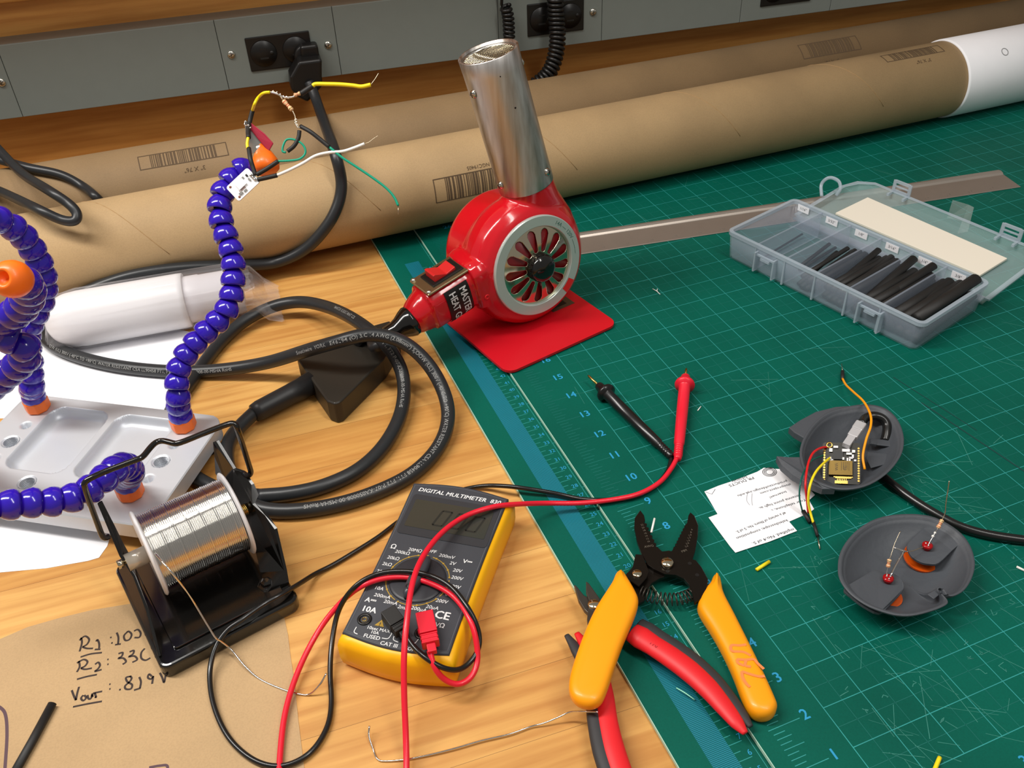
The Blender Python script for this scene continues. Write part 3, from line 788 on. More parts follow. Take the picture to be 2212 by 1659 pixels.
obj('cord_lettering', cordtext(Q, 'Southwire  YORK   E46194 (O) 3/C 14 AWG (2.08mm²) SJOOW (UL) 300V (-40°C TO +90°C) WATER RESISTANT CSA LL90458 FT1, FT2 P-07-KA050008-00-MSHA RoHS', W(648, 764, 1.2), .17, -.35), 'cordtext', cordE)
obj('cord_lettering', cordtext(Q, 'OW (UL) 300V (-40°C TO +90°C) WATER RESISTANT CSA LL90458 FT1, FT2 P-07-KA050008-00-MSHA RoHS', W(115, 745, .1), .15, -.4), 'cordtext', cordE)
obj('cord_lettering', cordtext(Q2, 'FT1, FT2 P-07-KA050008-00-MSHA RoHS', W(822, 738, 1.3), .16, -.3, flip=-1), 'cordtext', cordE)
obj('cord_lettering', cordtext(Q2, 'WATER RESISTANT CS', W(735, 672, 1.0), .15, -.2, flip=-1), 'cordtext', cordE)
# strain relief and tap
SR0 = W(548, 893, .16); SR1 = W(676, 826, .22)
m = MB(); tube(m, [SR0, SR0.lerp(SR1, .1), SR0.lerp(SR1, .6), SR1], [.28, .32, .33, .38], 20); obj('strain_relief', m, 'black_soft', cordE)
TB = [W(637, 775, .9), W(690, 878, .9), W(860, 762, .9), W(848, 700, .9), W(800, 690, .9)]
tb = [W(640, 772, .56), W(706, 866, .56), W(722, 872, .56), W(735, 868, .56), W(828, 776, .56), W(862, 722, .56), W(842, 692, .56), W(800, 704, .56)]
m = MB(); prism(m, [p - Z * .79 for p in tb], .79); obj('triple_tap', m, mat('tap_plastic', (44, 40, 34), .42, bump=.05), cordE, bevel=.06, seg=3, label='flat black trapezoid tap')
# wall plug of this cord
pp = wp(655, 168, .25)
m = MB(); lathe(m, wp(660, 118, .1), WN, [(0, 0), (.5, 0), (.5, .3), (0, .32)], 32); box(m, wp(668, 108, .3), .75, .62, .55, WE)
prism(m, [wp(622, 150, .2), wp(640, 118, .2), wp(690, 112, .2), wp(690, 150, .2), wp(692, 170, .2), wp(660, 205, .2), wp(640, 195, .2), wp(624, 178, .2)], 1.0, WN)
o = obj('wall_plug', m, 'blackpl', cordE, bevel=.12, seg=3, label='black moulded plug in the outlet')
# heat gun cord into the tap
m = MB(); gp0 = gx + HD * .9
tube(m, cablepath([gp0, gp0 + HD * .5 - Z * .12, W(800, 715, .75), W(770, 738, .75)], 2), .19, 14); obj('power_cord', m, 'black_soft', gun, label='short black cord')

# second black cable top left
P = [wp(-60, 262, 3.0), wp(0, 326, 3.6)] + [drape(u, v, .17, l) for u, v, l in [(48, 375, .9), (100, 408, .8), (148, 440, .65), (166, 462, .55), (160, 477, .5), (130, 474, .5), (70, 446, .55), (0, 413, .6), (-60, 392, .4)]] + [wp(-130, 350, 3.6), wp(-160, 330, 3.4), wp(-90, 322, 3.4), wp(-30, 337, 3.6)] + [drape(u, v, .17, l) for u, v, l in [(60, 362, .05), (130, 377, 0), (180, 403, 0)]]
P += [W(207, 425, 2.75), W(222, 440, 2.25), W(236, 452, 1.7)]
m = MB(); tube(m, cablepath(P, 2), .17, 16)
tag(obj('power_cable', m, 'cord'), 'black rubber cable looping over the left ends of the brown cardboard tubes', 'cable')

# ================================================================== papers
PT = WOODZ + .012
def sheet(name, pts, z, material, label, cat, th=.01):
    m = MB(); prism(m, [W(u, v, z) for u, v in pts], th); return tag(obj(name, m, material), label, cat)
sheet('paper_sheet', [(-60, 1242), (0, 1237), (100, 1228), (190, 1212), (214, 1205), (232, 1180), (245, 1135), (262, 1100), (200, 1080), (-60, 1080)], WOODZ + .002, 'whitepaper', 'white paper sheet with curved edge under the front of the silver plate', 'paper')
sheet('paper_sheet', [(-60, 660), (60, 655), (200, 680), (330, 700), (432, 722), (425, 762), (397, 815), (352, 892), (300, 900), (-60, 905)], WOODZ + .002, 'whitepaper', 'white paper sheet lying behind the silver plate', 'paper')
kp = sheet('kraft_paper', [(-40, 1392), (0, 1381), (60, 1355), (130, 1335), (200, 1318), (280, 1305), (400, 1296), (606, 1300), (612, 1325), (622, 1370), (628, 1420), (636, 1470), (645, 1560), (660, 1680), (200, 1690), (-60, 1690)], WOODZ + .002, 'paper_kraft', 'brown kraft paper with handwritten notes under the solder stand', 'paper')
def stroke(m, pts, wd=.045, z=WOODZ + .014, k=5):
    P = [W(u, v, z) for u, v in pts]
    ribbon(m, smoothpath(P, k) if len(P) > 2 else P, wd)
kk = .3008
def Kc(*p): return [(a * kk, 1160 + b * kk) for a, b in p]
words = {
 'R1': [[(582, 722), (588, 760), (572, 822)], [(570, 742), (610, 712), (640, 735), (625, 770), (592, 790)], [(592, 790), (625, 800), (668, 800)], [(690, 750), (700, 738), (712, 765), (712, 800)], [(680, 808), (722, 806)]],
 'colon_1': [[(790, 723), (802, 720)], [(798, 762), (810, 760)]],
 '100': [[(838, 686), (850, 720), (848, 768)], [(826, 774), (868, 768)], [(915, 680), (890, 710), (900, 742), (930, 735), (945, 700), (925, 678), (912, 682)], [(962, 675), (990, 665), (1010, 690), (1000, 720), (965, 722)]],
 'line_1': [[(578, 862), (650, 840), (732, 830)]],
 'R2': [[(566, 890), (572, 930), (552, 970)], [(552, 905), (600, 880), (628, 895), (612, 925), (580, 942)], [(580, 942), (610, 950), (660, 942)], [(682, 915), (705, 900), (718, 920), (705, 945), (682, 965), (730, 952)]],
 'colon_2': [[(770, 880), (780, 878)], [(770, 915), (780, 913)]],
 '330': [[(850, 838), (880, 830), (875, 855), (850, 872), (885, 870), (905, 895), (880, 915)], [(930, 825), (960, 815), (955, 840), (925, 860), (965, 855), (985, 880), (950, 900)], [(1040, 800), (1015, 830), (1015, 870), (1045, 885), (1080, 868)]],
 'line_2': [[(552, 1022), (620, 1003), (696, 988)]],
 'Vout': [[(515, 1100), (530, 1140), (545, 1172)], [(545, 1172), (555, 1120), (568, 1075)], [(598, 1135), (582, 1158), (598, 1175), (618, 1155), (605, 1135)], [(628, 1135), (635, 1160), (652, 1160), (662, 1130)], [(662, 1122), (665, 1150)], [(680, 1120), (690, 1150), (682, 1148)], [(668, 1122), (734, 1108)]],
 'colon_3': [[(784, 1058), (794, 1056)], [(784, 1092), (794, 1090)]],
 '.819V': [[(855, 1097), (868, 1095)], [(940, 1000), (905, 1010), (915, 1040), (948, 1060), (940, 1090), (905, 1092), (898, 1070), (930, 1040), (945, 1015), (935, 998)], [(1000, 1005), (1012, 1040), (1005, 1085)], [(962, 1100), (1010, 1085)], [(1090, 1000), (1070, 985), (1062, 1010), (1085, 1020), (1100, 1000), (1092, 1055)], [(1148, 975), (1165, 1010), (1178, 1045), (1188, 1000), (1196, 968), (1170, 960)]],
 'line_3': [[(524, 1220), (620, 1200), (732, 1180)]],
}
m = MB()
for kname, sts in words.items():
    for st_ in sts: stroke(m, Kc(*st_), .048)
obj('handwriting', m, 'ink', kp, label='dark marker handwriting R1, R2 and Vout')
m = MB(); stroke(m, [(-20, 1520), (0, 1528), (12, 1545), (15, 1590), (10, 1670)], .07); obj('marker_line', m, 'ink_purple', kp)
m = MB(); stroke(m, [(322, 1658), (345, 1654), (362, 1656), (356, 1690)], .06); obj('marker_line', m, 'ink_purple', kp)
m = MB(); tube(m, [W(113, 1520, WOODZ + .1), W(70, 1600, WOODZ + .1), W(10, 1706, WOODZ + .1)], .1, 16, flat=.75)
tag(obj('heat_shrink_tube', m, 'shrink'), 'piece of black heat-shrink tube lying on the brown paper', 'heat shrink tube')

# ---- white bottle in a clear bag behind the helping hand
ba0 = W(98, 700, .75); ba1 = W(530, 625, .75)
bd = (ba1 - ba0); bd.z = 0; L = bd.length; bd.normalize(); oo = Vector((ba0.x, ba0.y, WOODZ + .97))
bt = thing('plastic_bottle', 'white round-ended plastic cylinder in a clear bag, lying on paper behind the blue arms', 'bottle', (oo.x, oo.y, WOODZ))
LB = L * .70
m = MB(); lathe(m, oo, bd, [(.95 * math.sin(t), .95 * 1.05 * (1 - math.cos(t))) for t in [i * PI / 2 / 14 for i in range(15)]] + [(.97, 1.2), (.97, LB * .96), (.96, LB), (.93, LB + .01), (0, LB + .01)], 56)
obj('bottle_body', m, 'white', bt, label='white dome-ended body')
m = MB(); lathe(m, oo, bd, [(.82, LB), (.83, LB + .05), (.83, LB + .5), (.81, LB + .55), (.81, L * .96), (.76, L * .985), (0, L * .985)], 48); obj('bottle_neck', m, mat('white_plastic_cap', (214, 210, 214), .4), bt)
m = MB()
NB_ = 46; vs = []; fs = []; rb = random.Random(4)
secs = [(-.15, .3, .2), (.3, .95, .9), (1.2, 1.12, 1.0), (LB, 1.12, 1.0), (L - .2, 1.08, .98), (L + .25, 1.15, .7), (L + .65, 1.3, .42), (L + 1.1, 1.25, .15)]
sd = bd.cross(Z)
for (x, rs, rz) in secs:
    for k in range(NB_):
        a = 2 * PI * k / NB_; q = 1 + rb.uniform(-.03, .03); z = WOODZ + .02 + max(0, .98 + math.sin(a) * rz * q * 1.0 - .02) if rz > .6 else WOODZ + .03 + rz * (1 + math.sin(a)) * q
        p = oo + bd * (x + rb.uniform(-.05, .05)) + sd * (math.cos(a) * rs * q); p.z = max(WOODZ + .015, z); vs.append(p)
for i in range(len(secs) - 1):
    for k in range(NB_): fs.append((i * NB_ + k, i * NB_ + (k + 1) % NB_, (i + 1) * NB_ + (k + 1) % NB_, (i + 1) * NB_ + k))
m.add(vs, fs, False); obj('clear_bag', m, clear('bag_film', (228, 226, 230), .14, .12), bt, label='clear crinkled plastic bag')

# ================================================================== helping hand
f1 = Vector((.83, -.5577, 0)).normalized(); f2 = Vector((-f1.y * -1, 0, 0)); f2 = Vector((f1.y, -f1.x, 0)); PT0 = Vector((-10.88, 16.6, 0)); PZ = .74
def PLt(a, b, z=PZ): return PT0 + f1 * a + f2 * b + Z * z
hh_ = thing('helping_hand', 'soldering helping hand: silver plate with blue ball-jointed arms and orange nuts', 'helping hand', PLt(-3, 2.1, WOODZ))
def sdrr(x, y, x0, x1, y0, y1, r):
    qx = abs(x - (x0 + x1) / 2) - (x1 - x0) / 2 + r; qy = abs(y - (y0 + y1) / 2) - (y1 - y0) / 2 + r
    return math.hypot(max(qx, 0), max(qy, 0)) + min(max(qx, qy), 0) - r
PX0, PX1, PY0, PY1 = -6.4, .27, -.12, 4.38
big = [(-5.5, 2.0), (-.66, 2.02), (-3.95, 3.45), (-2.2, 3.5)]; small = [(-5.5, 1.27), (-.63, 1.32), (-.66, 2.72), (-5.5, 2.72)]
def hgt(x, y):
    h = 0
    for (x0, x1) in ((-5.12, -3.2), (-2.95, -1.03)):
        d = sdrr(x, y, x0, x1, .3, 3.0, .42)
        if d < 0: t = min(1, -d / .26); h = min(h, -.30 * (1 - (1 - t) ** 2) ** .5)
    for cx, cy in big:
        r = math.hypot(x - cx, y - cy)
        if r < .24: h = min(h, -min(.46, (.24 - r) * 9 + .02))
    for cx, cy in small:
        r = math.hypot(x - cx, y - cy)
        if r < .17: h = min(h, -(.17 - r) * 1.6 if r > .085 else -.42)
    return h
m = MB(); st_ = .034; nx = int((PX1 - PX0) / st_); ny = int((PY1 - PY0) / st_); idx = {}; vs = []; fs = []
for i in range(nx + 1):
    for j in range(ny + 1):
        x = PX0 + (PX1 - PX0) * i / nx; y = PY0 + (PY1 - PY0) * j / ny
        if sdrr(x, y, PX0, PX1, PY0, PY1, .5) < -.0: idx[i, j] = len(vs); vs.append(PLt(x, y, PZ + hgt(x, y)))
for (i, j) in idx:
    q = [(i, j), (i + 1, j), (i + 1, j + 1), (i, j + 1)]
    if all(t in idx for t in q): fs.append(tuple(idx[t] for t in q))
m.add(vs, fs, True)
def rr(off, z): return roundrect(Vector((PT0.x, PT0.y, z)), f1, f2, PX0 + off, PX1 - off, PY0 + off, PY1 - off, .5 - off, 8)
rings = [rr(.07, PZ + .002), rr(.03, PZ + .002), rr(.0, PZ - .03), rr(0, PZ - .5), rr(.03, PZ - .52)]
n = len(rings[0]); vs = [p for r_ in rings for p in r_]; fs = []
for i in range(len(rings) - 1):
    for k in range(n): fs.append((i * n + k, i * n + (k + 1) % n, (i + 1) * n + (k + 1) % n, (i + 1) * n + k))
fs.append(tuple(range((len(rings) - 1) * n, len(rings) * n)))
m.add(vs, fs, False)
pm = obj('base_plate', m, 'anod', hh_, label='silver machined plate with two recesses')
for cx, cy in big:
    m = MB()
    for q in range(9): 
        lathe(m, PLt(cx, cy, PZ - .04 - q * .048), Z, [(.245 - 0, 0), (.205, .024), (.245, .048)], 28, False)
    obj('threaded_hole', m, 'anod', pm)
for cx, cy in ((PX0 + .6, PY0 + .5), (PX1 - .55, PY0 + .5), (PX0 + .6, PY1 - .5), (PX1 - .6, PY1 - .6)):
    m = MB(); disc(m, PLt(cx, cy, WOODZ), Z, .3, PZ - .52 - WOODZ, 20); obj('rubber_foot', m, 'black_soft', hh_)
def hexnut(a, b, name='arm_nut'):
    m = MB(); lathe(m, PLt(a, b, PZ), Z, [(0, 0), (.33, 0), (.37, .07), (.37, .36), (.33, .43), (.22, .44), (0, .44)], 8, False)
    return obj(name, m, 'orange', hh_, bevel=.03, seg=2)
def beadchain(name, pts, r=.338, pitch=.43, tipdir=None, label=None):
    P = relax(smoothpath(pts, 10), 4); d = [0]
    for i in range(1, len(P)): d.append(d[-1] + (P[i] - P[i - 1]).length)
    n_ = int(round(d[-1] / pitch)); pitch = d[-1] / n_; m = MB()
    def at(x):
        i = 0
        while i < len(d) - 2 and d[i + 1] < x: i += 1
        return P[i].lerp(P[i + 1], (x - d[i]) / max(1e-6, d[i + 1] - d[i]))
    for k in range(n_):
        a, b = at(k * pitch), at((k + 1) * pitch); ax = (b - a).normalized()
        lathe(m, a, ax, [(.16, .02), (r * .86, -.05), (r * .93, -.06), (r, -.01), (r * 1.04, .07), (r * 1.0, .17), (r * .88, .27), (r * .68, .36), (r * .5, .42), (.1, .47)], 28)
    return obj(name, m, 'blue', hh_, label=label), P[-1], (P[-1] - P[-6]).normalized()
hexnut(-.7, .55); hexnut(-5.58, .5); hexnut(-.78, 3.38); hexnut(-5.6, 3.4)
ptsA = [PLt(-.7, .55, PZ + .4), PLt(-.72, .52, PZ + .7)] + [WD(u, v, D) for u, v, D in [(386, 862, 26.0), (381, 828, 25.8), (386, 795, 25.8), (402, 765, 25.8), (425, 737, 25.8), (450, 712, 25.8), (475, 690, 25.8), (494, 664, 25.8), (502, 630, 25.8), (504, 597, 25.8), (505, 563, 25.8), (496, 532, 25.8), (483, 496, 25.8), (474, 463, 25.8), (476, 430, 25.9), (490, 398, 26), (515, 370, 26.1), (545, 356, 26.2)]]
_, tipA, dirA = beadchain('gooseneck_arm', ptsA, label='blue arm rising in front of the cardboard tubes')
ptsB = [PLt(-5.58, .5, PZ + .4), PLt(-5.6, .45, PZ + .7)] + [WD(u, v, D) for u, v, D in [(70, 838, 26.6), (67, 810, 26.3), (66, 775, 26), (60, 745, 25.8), (62, 712, 25.5), (75, 682, 25.2), (90, 652, 25), (97, 616, 24.7), (90, 580, 24.3), (77, 550, 24), (60, 522, 23.7), (40, 500, 23.3), (16, 483, 23), (-14, 470, 22.6), (-60, 462, 22)]]
beadchain('gooseneck_arm', ptsB, label='blue arm curving out of the picture at the top left')
ptsC = [PLt(-5.6, 3.4, PZ + .4), PLt(-5.75, 3.5, PZ + .8)] + [WD(u, v, D) for u, v, D in [(-110, 905, 23), (-60, 862, 22.3), (-15, 835, 21.8), (18, 806, 21.4), (48, 782, 21), (62, 752, 20.6), (38, 736, 20.4), (8, 735, 20.3), (-12, 722, 20.2), (-10, 702, 20.1), (14, 690, 20), (42, 670, 19.6), (62, 640, 19.1), (58, 616, 18.6), (40, 603, 18.1)]]
_, tipC, dirC = beadchain('gooseneck_arm', ptsC, label='blue arm looping at the left edge with its orange end towards the viewer')
ptsE = [PLt(-.78, 3.38, PZ + .4), PLt(-.78, 3.4, PZ + .65)] + [WD(u, v, D) for u, v, D in [(284, 1022, 23.4), (272, 1006, 22.6), (250, 1012, 21.9), (225, 1034, 21.5), (197, 1056, 21.2), (165, 1074, 21), (130, 1083, 20.8), (95, 1085, 20.6), (60, 1087, 20.4), (25, 1090, 20.2), (-12, 1094, 20), (-60, 1100, 19.8)]]
beadchain('gooseneck_arm', ptsE, label='blue arm running left across the front of the plate')
# orange ends
def cone(P0, dr_, name, big_=.34, prof=None):
    m = MB(); lathe(m, P0, dr_, prof or [(.2, -.05), (big_, 0), (big_ * 1.03, .15), (big_ * .98, .35), (.24, .62), (.2, .75), (.13, .78), (0, .78)], 32); return obj(name, m, 'orange', hh_, label='orange nozzle end')
tv = (CAM - tipC).normalized()
dC = (dirC * .25 + tv * .9 - R0 * .55).normalized()
m = MB(); lathe(m, WD(42, 604, 18.1), dC, [(.22, -.1), (.31, -.02), (.36, .1), (.375, .22), (.36, .34), (.30, .46), (.2, .54), (.15, .55), (.13, .45), (0, .4)], 32); obj('nozzle_end', m, 'orange', hh_, label='orange nozzle end')
cA = WD(576, 372, 26.2); dA = (WD(565, 312, 26.3) - cA).normalized()
m = MB(); lathe(m, cA, dA, [(0, -.02), (.3, .0), (.38, .08), (.40, .2), (.37, .34), (.29, .5), (.2, .66), (.185, .8), (0, .8)], 36); obj('nozzle_end', m, 'orange', hh_, label='orange cone holding the clip')
# alligator clip
clp = bpy.data.objects
c0 = WD(563, 326, 26.25); c1 = WD(538, 268, 26.1); cdv = (c1 - c0).normalized(); cn = (CAM - c0).normalized(); cs = cdv.cross(cn).normalized(); cn = cs.cross(cdv)
if cs.dot(R0) < 0: cs = -cs
m = MB(); lathe(m, c0 - cdv * .12, cdv, [(0, 0), (.13, 0), (.15, .1), (.15, .25), (.1, .3), (0, .3)], 16)
CLm = MB()
prism(CLm, [c0 + cs * a + cdv * b + cn * .05 for a, b in ((-.26, 0), (.14, .02), (.14, .35), (-.0, .85), (-.1, .87), (-.24, .4))], .07, cn)
prism(CLm, [c0 + cs * a + cdv * b - cn * .1 for a, b in ((-.12, 0), (.14, .02), (.12, .35), (.0, .8), (-.07, .82), (-.12, .3))], .07, cn)
for k in range(5): box(CLm, c1 - cdv * (.03 + .05 * k) - cs * .0, .1, .03, .16, cs, cn)
CLm.add(m.v, m.f, True)
ck = obj('alligator_clip', CLm, 'steel', hh_, label='metal alligator clip gripping the wires')
m = MB(); prism(m, [c0 + cs * a + cdv * b + cn * c for a, b, c in ((.2, -.12, .1), (.42, .05, .1), (.3, .38, .1), (.02, .86, .08), (-.07, .8, .08), (.05, .35, .1))], .09, cn)
obj('clip_sleeve', m, mat('clip_red', (172, 34, 60), .4), ck, bevel=.02, label='dull red sleeve')

# ================================================================== sensor board + wires held in the clip
bD = 25.3
def B(u, v, D=bD): return WD(u, v, D)
s2_ = .2351
def Bc(x, y, D=bD): return WD(400 + x * s2_, 120 + y * s2_, D)
sen = thing('sensor_board', 'small white circuit board with taped coloured wires, held up by the alligator clip', 'circuit board', Bc(530, 1190))
bx_ = (Bc(670, 1110) - Bc(595, 1030)); 
c_tl, c_tr, c_br, c_bl = Bc(572, 1030), Bc(685, 1150), Bc(492, 1352), Bc(376, 1205)
u_ = (c_tr - c_tl).normalized(); v_ = (c_br - c_tr).normalized(); nb = u_.cross(v_).normalized()
if nb.dot(CAM - c_tl) < 0: nb = -nb
cc = (c_tl + c_tr + c_br + c_bl) / 4; wu = ((c_tr - c_tl).length + (c_br - c_bl).length) / 2; wv = ((c_br - c_tr).length + (c_bl - c_tl).length) / 2
v_ = (v_ - u_ * v_.dot(u_)).normalized()
m = MB(); prism(m, roundrect(cc, u_, v_, -wu / 2, wu / 2, -wv / 2, wv / 2, .07), .05, -nb)
sb = obj('board', m, mat('pcb_white', (240, 242, 245), .35), sen)
def onb(x, y, h=.0): return cc + u_ * (x * wu / 2) + v_ * (y * wv / 2) + nb * h
for x, y, a, b, h, mt in [(-.15, .08, .2, .26, .05, 'whitepaper'), (.1, -.55, .08, .05, .04, 'steel'), (-.5, -.25, .05, .1, .03, 'steel'), (.65, .15, .05, .1, .03, 'steel'), (.55, .5, .06, .12, .04, 'steel'), (-.4, -.6, .07, .05, .03, 'blackpl')]:
    m = MB(); box(m, onb(x, y, h / 2), a, b, h, u_, nb); obj('chip', m, mt, sb)
m = MB()
for k in range(6): box(m, onb(.32, .02 + .09 * k, .01), .07, .015, .01, u_, nb)
for x, y in ((-.7, .75), (.7, .75)): lathe(m, onb(x, y, .002), nb, [(0, 0), (.035, 0), (.035, .003), (0, .003)], 14)
obj('pin_row', m, mat('pad_brown', (130, 80, 60), .4), sb)
m = MB()
for x in (-.1, .2, .5): sphere(m, onb(x, -.82, .02), .045, n=8)
obj('solder_joint', m, 'solder', sb)
def wire(name, pts, r, material, parent=None, k=6, **kw):
    m = MB(); tube(m, smoothpath(pts, k), r, 10); return obj(name, m, material, parent, **kw)
WR = .042
wire('yellow_wire', [Bc(575, 855, 25.5), Bc(570, 810, 25.55), Bc(578, 755, 25.6)], WR, 'yelwire', sen, label='yellow wire')
wire('yellow_wire', [Bc(618, 505, 26.0), Bc(640, 440), Bc(672, 385, 25.6), Bc(720, 345), Bc(778, 337)], WR, 'yelwire', sen, label='yellow wire')
wire('heat_shrink', [Bc(645, 1100), Bc(620, 1020), Bc(600, 950), Bc(585, 852, 25.5)], .062, 'shrink', sen)
wire('heat_shrink', [Bc(582, 755, 25.6), Bc(580, 690, 25.8), Bc(592, 610, 26), Bc(618, 508, 26)], .068, 'shrink', sen)
wire('heat_shrink', [Bc(655, 1095), Bc(750, 1040), Bc(855, 970)], .062, 'shrink', sen)
wire('heat_shrink', [Bc(665, 1140), Bc(750, 1122), Bc(845, 1100)], .062, 'shrink', sen)
wire('green_wire', [Bc(855, 970), Bc(960, 965), Bc(1050, 950), Bc(1100, 905), Bc(1100, 850), Bc(1060, 800), Bc(990, 770), Bc(930, 775), Bc(900, 830), Bc(895, 880), Bc(925, 890)], .03, 'greenwire', sen, label='green wire')
wire('white_wire', [Bc(845, 1100), Bc(960, 1050), Bc(1080, 990), Bc(1200, 920), Bc(1330, 890), Bc(1450, 880), Bc(1560, 845), Bc(1648, 810)], .042, 'whitewire', sen, label='white wire')
wire('bare_end', [Bc(1648, 810), Bc(1690, 795), Bc(1735, 760), Bc(1775, 735)], .008, 'copper', sen)
wire('heat_shrink', [Bc(940, 880), Bc(1000, 830), Bc(1040, 760), Bc(1050, 690)], .058, 'shrink', sen)
wire('bare_end', [Bc(1045, 662), Bc(1015, 610), Bc(1010, 560), Bc(985, 505)], .018, 'copper', sen)
wire('bare_end', [Bc(895, 405), Bc(862, 360), Bc(800, 325)], .02, 'copper', sen)
wire('twisted_lead', [Bc(780, 335), Bc(840, 350), Bc(880, 370), Bc(920, 385), Bc(990, 380), Bc(1010, 360)], .026, 'solder', sen)
m = MB(); P = smoothpath([Bc(790, 325), Bc(850, 345), Bc(900, 378), Bc(950, 385)], 12)
tube(m, [p + (R0 * math.sin(i * .9) + R1 * math.cos(i * .9)) * .03 for i, p in enumerate(P)], .014, 6); obj('twisted_lead', m, 'solder', sen)
m = MB(); P = smoothpath([Bc(1015, 580), Bc(1020, 620), Bc(1045, 665)], 12)
tube(m, [p + (R0 * math.sin(i * .9) + R1 * math.cos(i * .9)) * .03 for i, p in enumerate(P)], .014, 6); obj('twisted_lead', m, 'solder', sen)
def resistor(p0, p1, parent, r=.055, name='resistor'):
    d = (p1 - p0); L = d.length; d.normalize(); m = MB()
    lathe(m, p0, d, [(0, 0), (r * .8, .02 * L), (r * 1.15, .1 * L), (r * 1.15, .28 * L), (r * .85, .36 * L), (r * .85, .66 * L), (r * 1.15, .74 * L), (r * 1.15, .92 * L), (r * .7, L), (0, L)], 16)
    o = obj(name, m, 'tan', parent)
    for t, c in ((.16, 'band_r'), (.42, 'band_r'), (.56, 'band_r'), (.8, 'brass')):
        m = MB(); rr_ = r * (1.17 if t < .3 or t > .7 else .9); lathe(m, p0 + d * (t * L), d, [(rr_, 0), (rr_, .06 * L)], 16); obj('colour_band', m, c, o)
    return o
resistor(Bc(900, 410), Bc(985, 505), sen)
resistor(Bc(1000, 368), Bc(1060, 345), sen, .05)
wire('heat_shrink', [Bc(1065, 350, 25.3), Bc(1110, 320), Bc(1170, 280)], .075, 'shrink', sen)
wire('yellow_wire', [Bc(1170, 280), Bc(1200, 262), Bc(1300, 262), Bc(1420, 265), Bc(1540, 275), Bc(1620, 285), Bc(1705, 268)], .055, 'yelwire', sen, label='yellow wire')
wire('bare_end', [Bc(1705, 268), Bc(1745, 215), Bc(1778, 160)], .01, 'copper', sen)
wire('heat_shrink', [Bc(1060, 650, 25.4), Bc(1150, 700), Bc(1240, 770), Bc(1325, 840)], .06, 'shrink', sen)
wire('green_wire', [Bc(1325, 840), Bc(1440, 935), Bc(1600, 1040), Bc(1740, 1135), Bc(1850, 1220), Bc(1920, 1300), Bc(1958, 1380)], .035, 'greenwire', sen, label='green wire')
wire('bare_end', [Bc(1958, 1380), Bc(1958, 1460)], .008, 'copper', sen)
m = MB(); P = [Bc(545, 615, 25.9), Bc(560, 600, 25.9), Bc(545, 640, 25.9), Bc(585, 640, 25.8), Bc(560, 680, 25.9), Bc(605, 660, 25.8)]; tube(m, smoothpath(P, 4), .022, 6); obj('clipped_tail', m, 'solder', sen)

# ================================================================== solder stand and spool
g1 = rot2(math.radians(13)); g2_ = Vector((-g1.y, g1.x, 0)); GO = Vector((-13.27, 8.62, 0))
def ST(a, b, z): return GO + g1 * a + g2_ * b + Z * z
stand = thing('solder_stand', 'black metal solder reel stand with wire bail, on the brown paper', 'solder stand', ST(1.7, 1.9, WOODZ))
ctr = ST(0, 0, WOODZ)
m = MB(); prism(m, roundrect(ctr, g1, g2_, -.02, 3.45, .0, 3.85, .25), .42); sbase = obj('base', m, 'blackgloss', stand, bevel=.08, seg=3, label='heavy black rectangular base')
m = MB(); prism(m, roundrect(ST(0, 0, .18), g1, g2_, .42, 3.2, .35, 3.5, .1), .06); obj('bracket_floor', m, 'blackgloss', stand, bevel=.02)
m = MB(); lathe(m, ST(2.95, .85, .22), Z, [(0, 0), (.24, 0), (.24, .04), (.15, .05), (.15, .14), (.08, .18), (0, .18)], 6, False); obj('bolt', m, 'blackgloss', stand, bevel=.015)
def plate(pts, th=.06, nm='side_bracket', lb=None):
    m = MB(); prism(m, [W(u, v, z) - g1 * th / 2 for u, v, z in pts], th, g1); return obj(nm, m, 'blackgloss', stand, bevel=.012, label=lb)
def lp(a, pts, nm='side_bracket', th=.07):
    m = MB(); prism(m, [ST(a, b, z) for b, z in pts], th, g1); return obj(nm, m, 'blackgloss', stand, bevel=.012)
SXL, SXR = .28, 3.12
yc = 2.3
plate([(345, 1418, .22), (318, 1318, .8), (290, 1245, 1.35), (262, 1200, 1.75), (240, 1150, 2.25), (213, 1086, 2.9), (217, 1082, 2.9), (244, 1135, 2.35), (262, 1172, 1.95), (285, 1215, 1.3), (300, 1262, .22)], .07)
plate([(622, 1262, .2), (617, 1232, .5), (596, 1142, 1.35), (575, 1112, 1.55), (548, 1088, 1.75), (556, 1070, 1.85), (546, 1046, 2.05), (526, 1018, 2.25), (507, 1012, 2.3), (470, 952, 2.75), (463, 954, 2.75), (466, 985, 2.4), (468, 1022, 1.9), (505, 1075, 1.5), (545, 1150, 1.0), (566, 1235, .35), (575, 1285, .2)], .07)
m = MB()
BL = [W(236, 1158, 2.15), W(224, 1162, 2.2), W(212, 1135, 2.6), W(184, 1058, 3.95), W(184, 1042, 4.15), W(196, 1033, 4.2), W(226, 1019, 4.2), W(290, 995, 4.2), W(308, 987, 4.2), W(322, 970, 4.2), W(336, 956, 4.2), W(352, 952, 4.2), W(372, 957, 4.2), W(388, 957, 4.2), W(440, 936, 4.2), W(492, 916, 4.2), W(507, 916, 4.15), W(515, 932, 3.95), W(538, 1005, 2.6), W(542, 1020, 2.3), W(536, 1028, 2.2), W(526, 1022, 2.2)]
tube(m, relax(smoothpath(BL, 4), 2), .07, 12); obj('wire_bail', m, 'blackgloss', stand, label='bent black wire bail')
m = MB(); ax0 = ST(.1, 2.3, 1.6); tube(m, [ST(.12, yc, 1.6), ST(3.45, yc, 1.6)], .07, 12)
lathe(m, ST(.1, yc, 1.6), g1, [(0, -.02), (.11, -.02), (.11, .1), (.08, .12), (0, .12)], 14)
obj('spindle', m, 'chrome', stand, label='metal spindle')
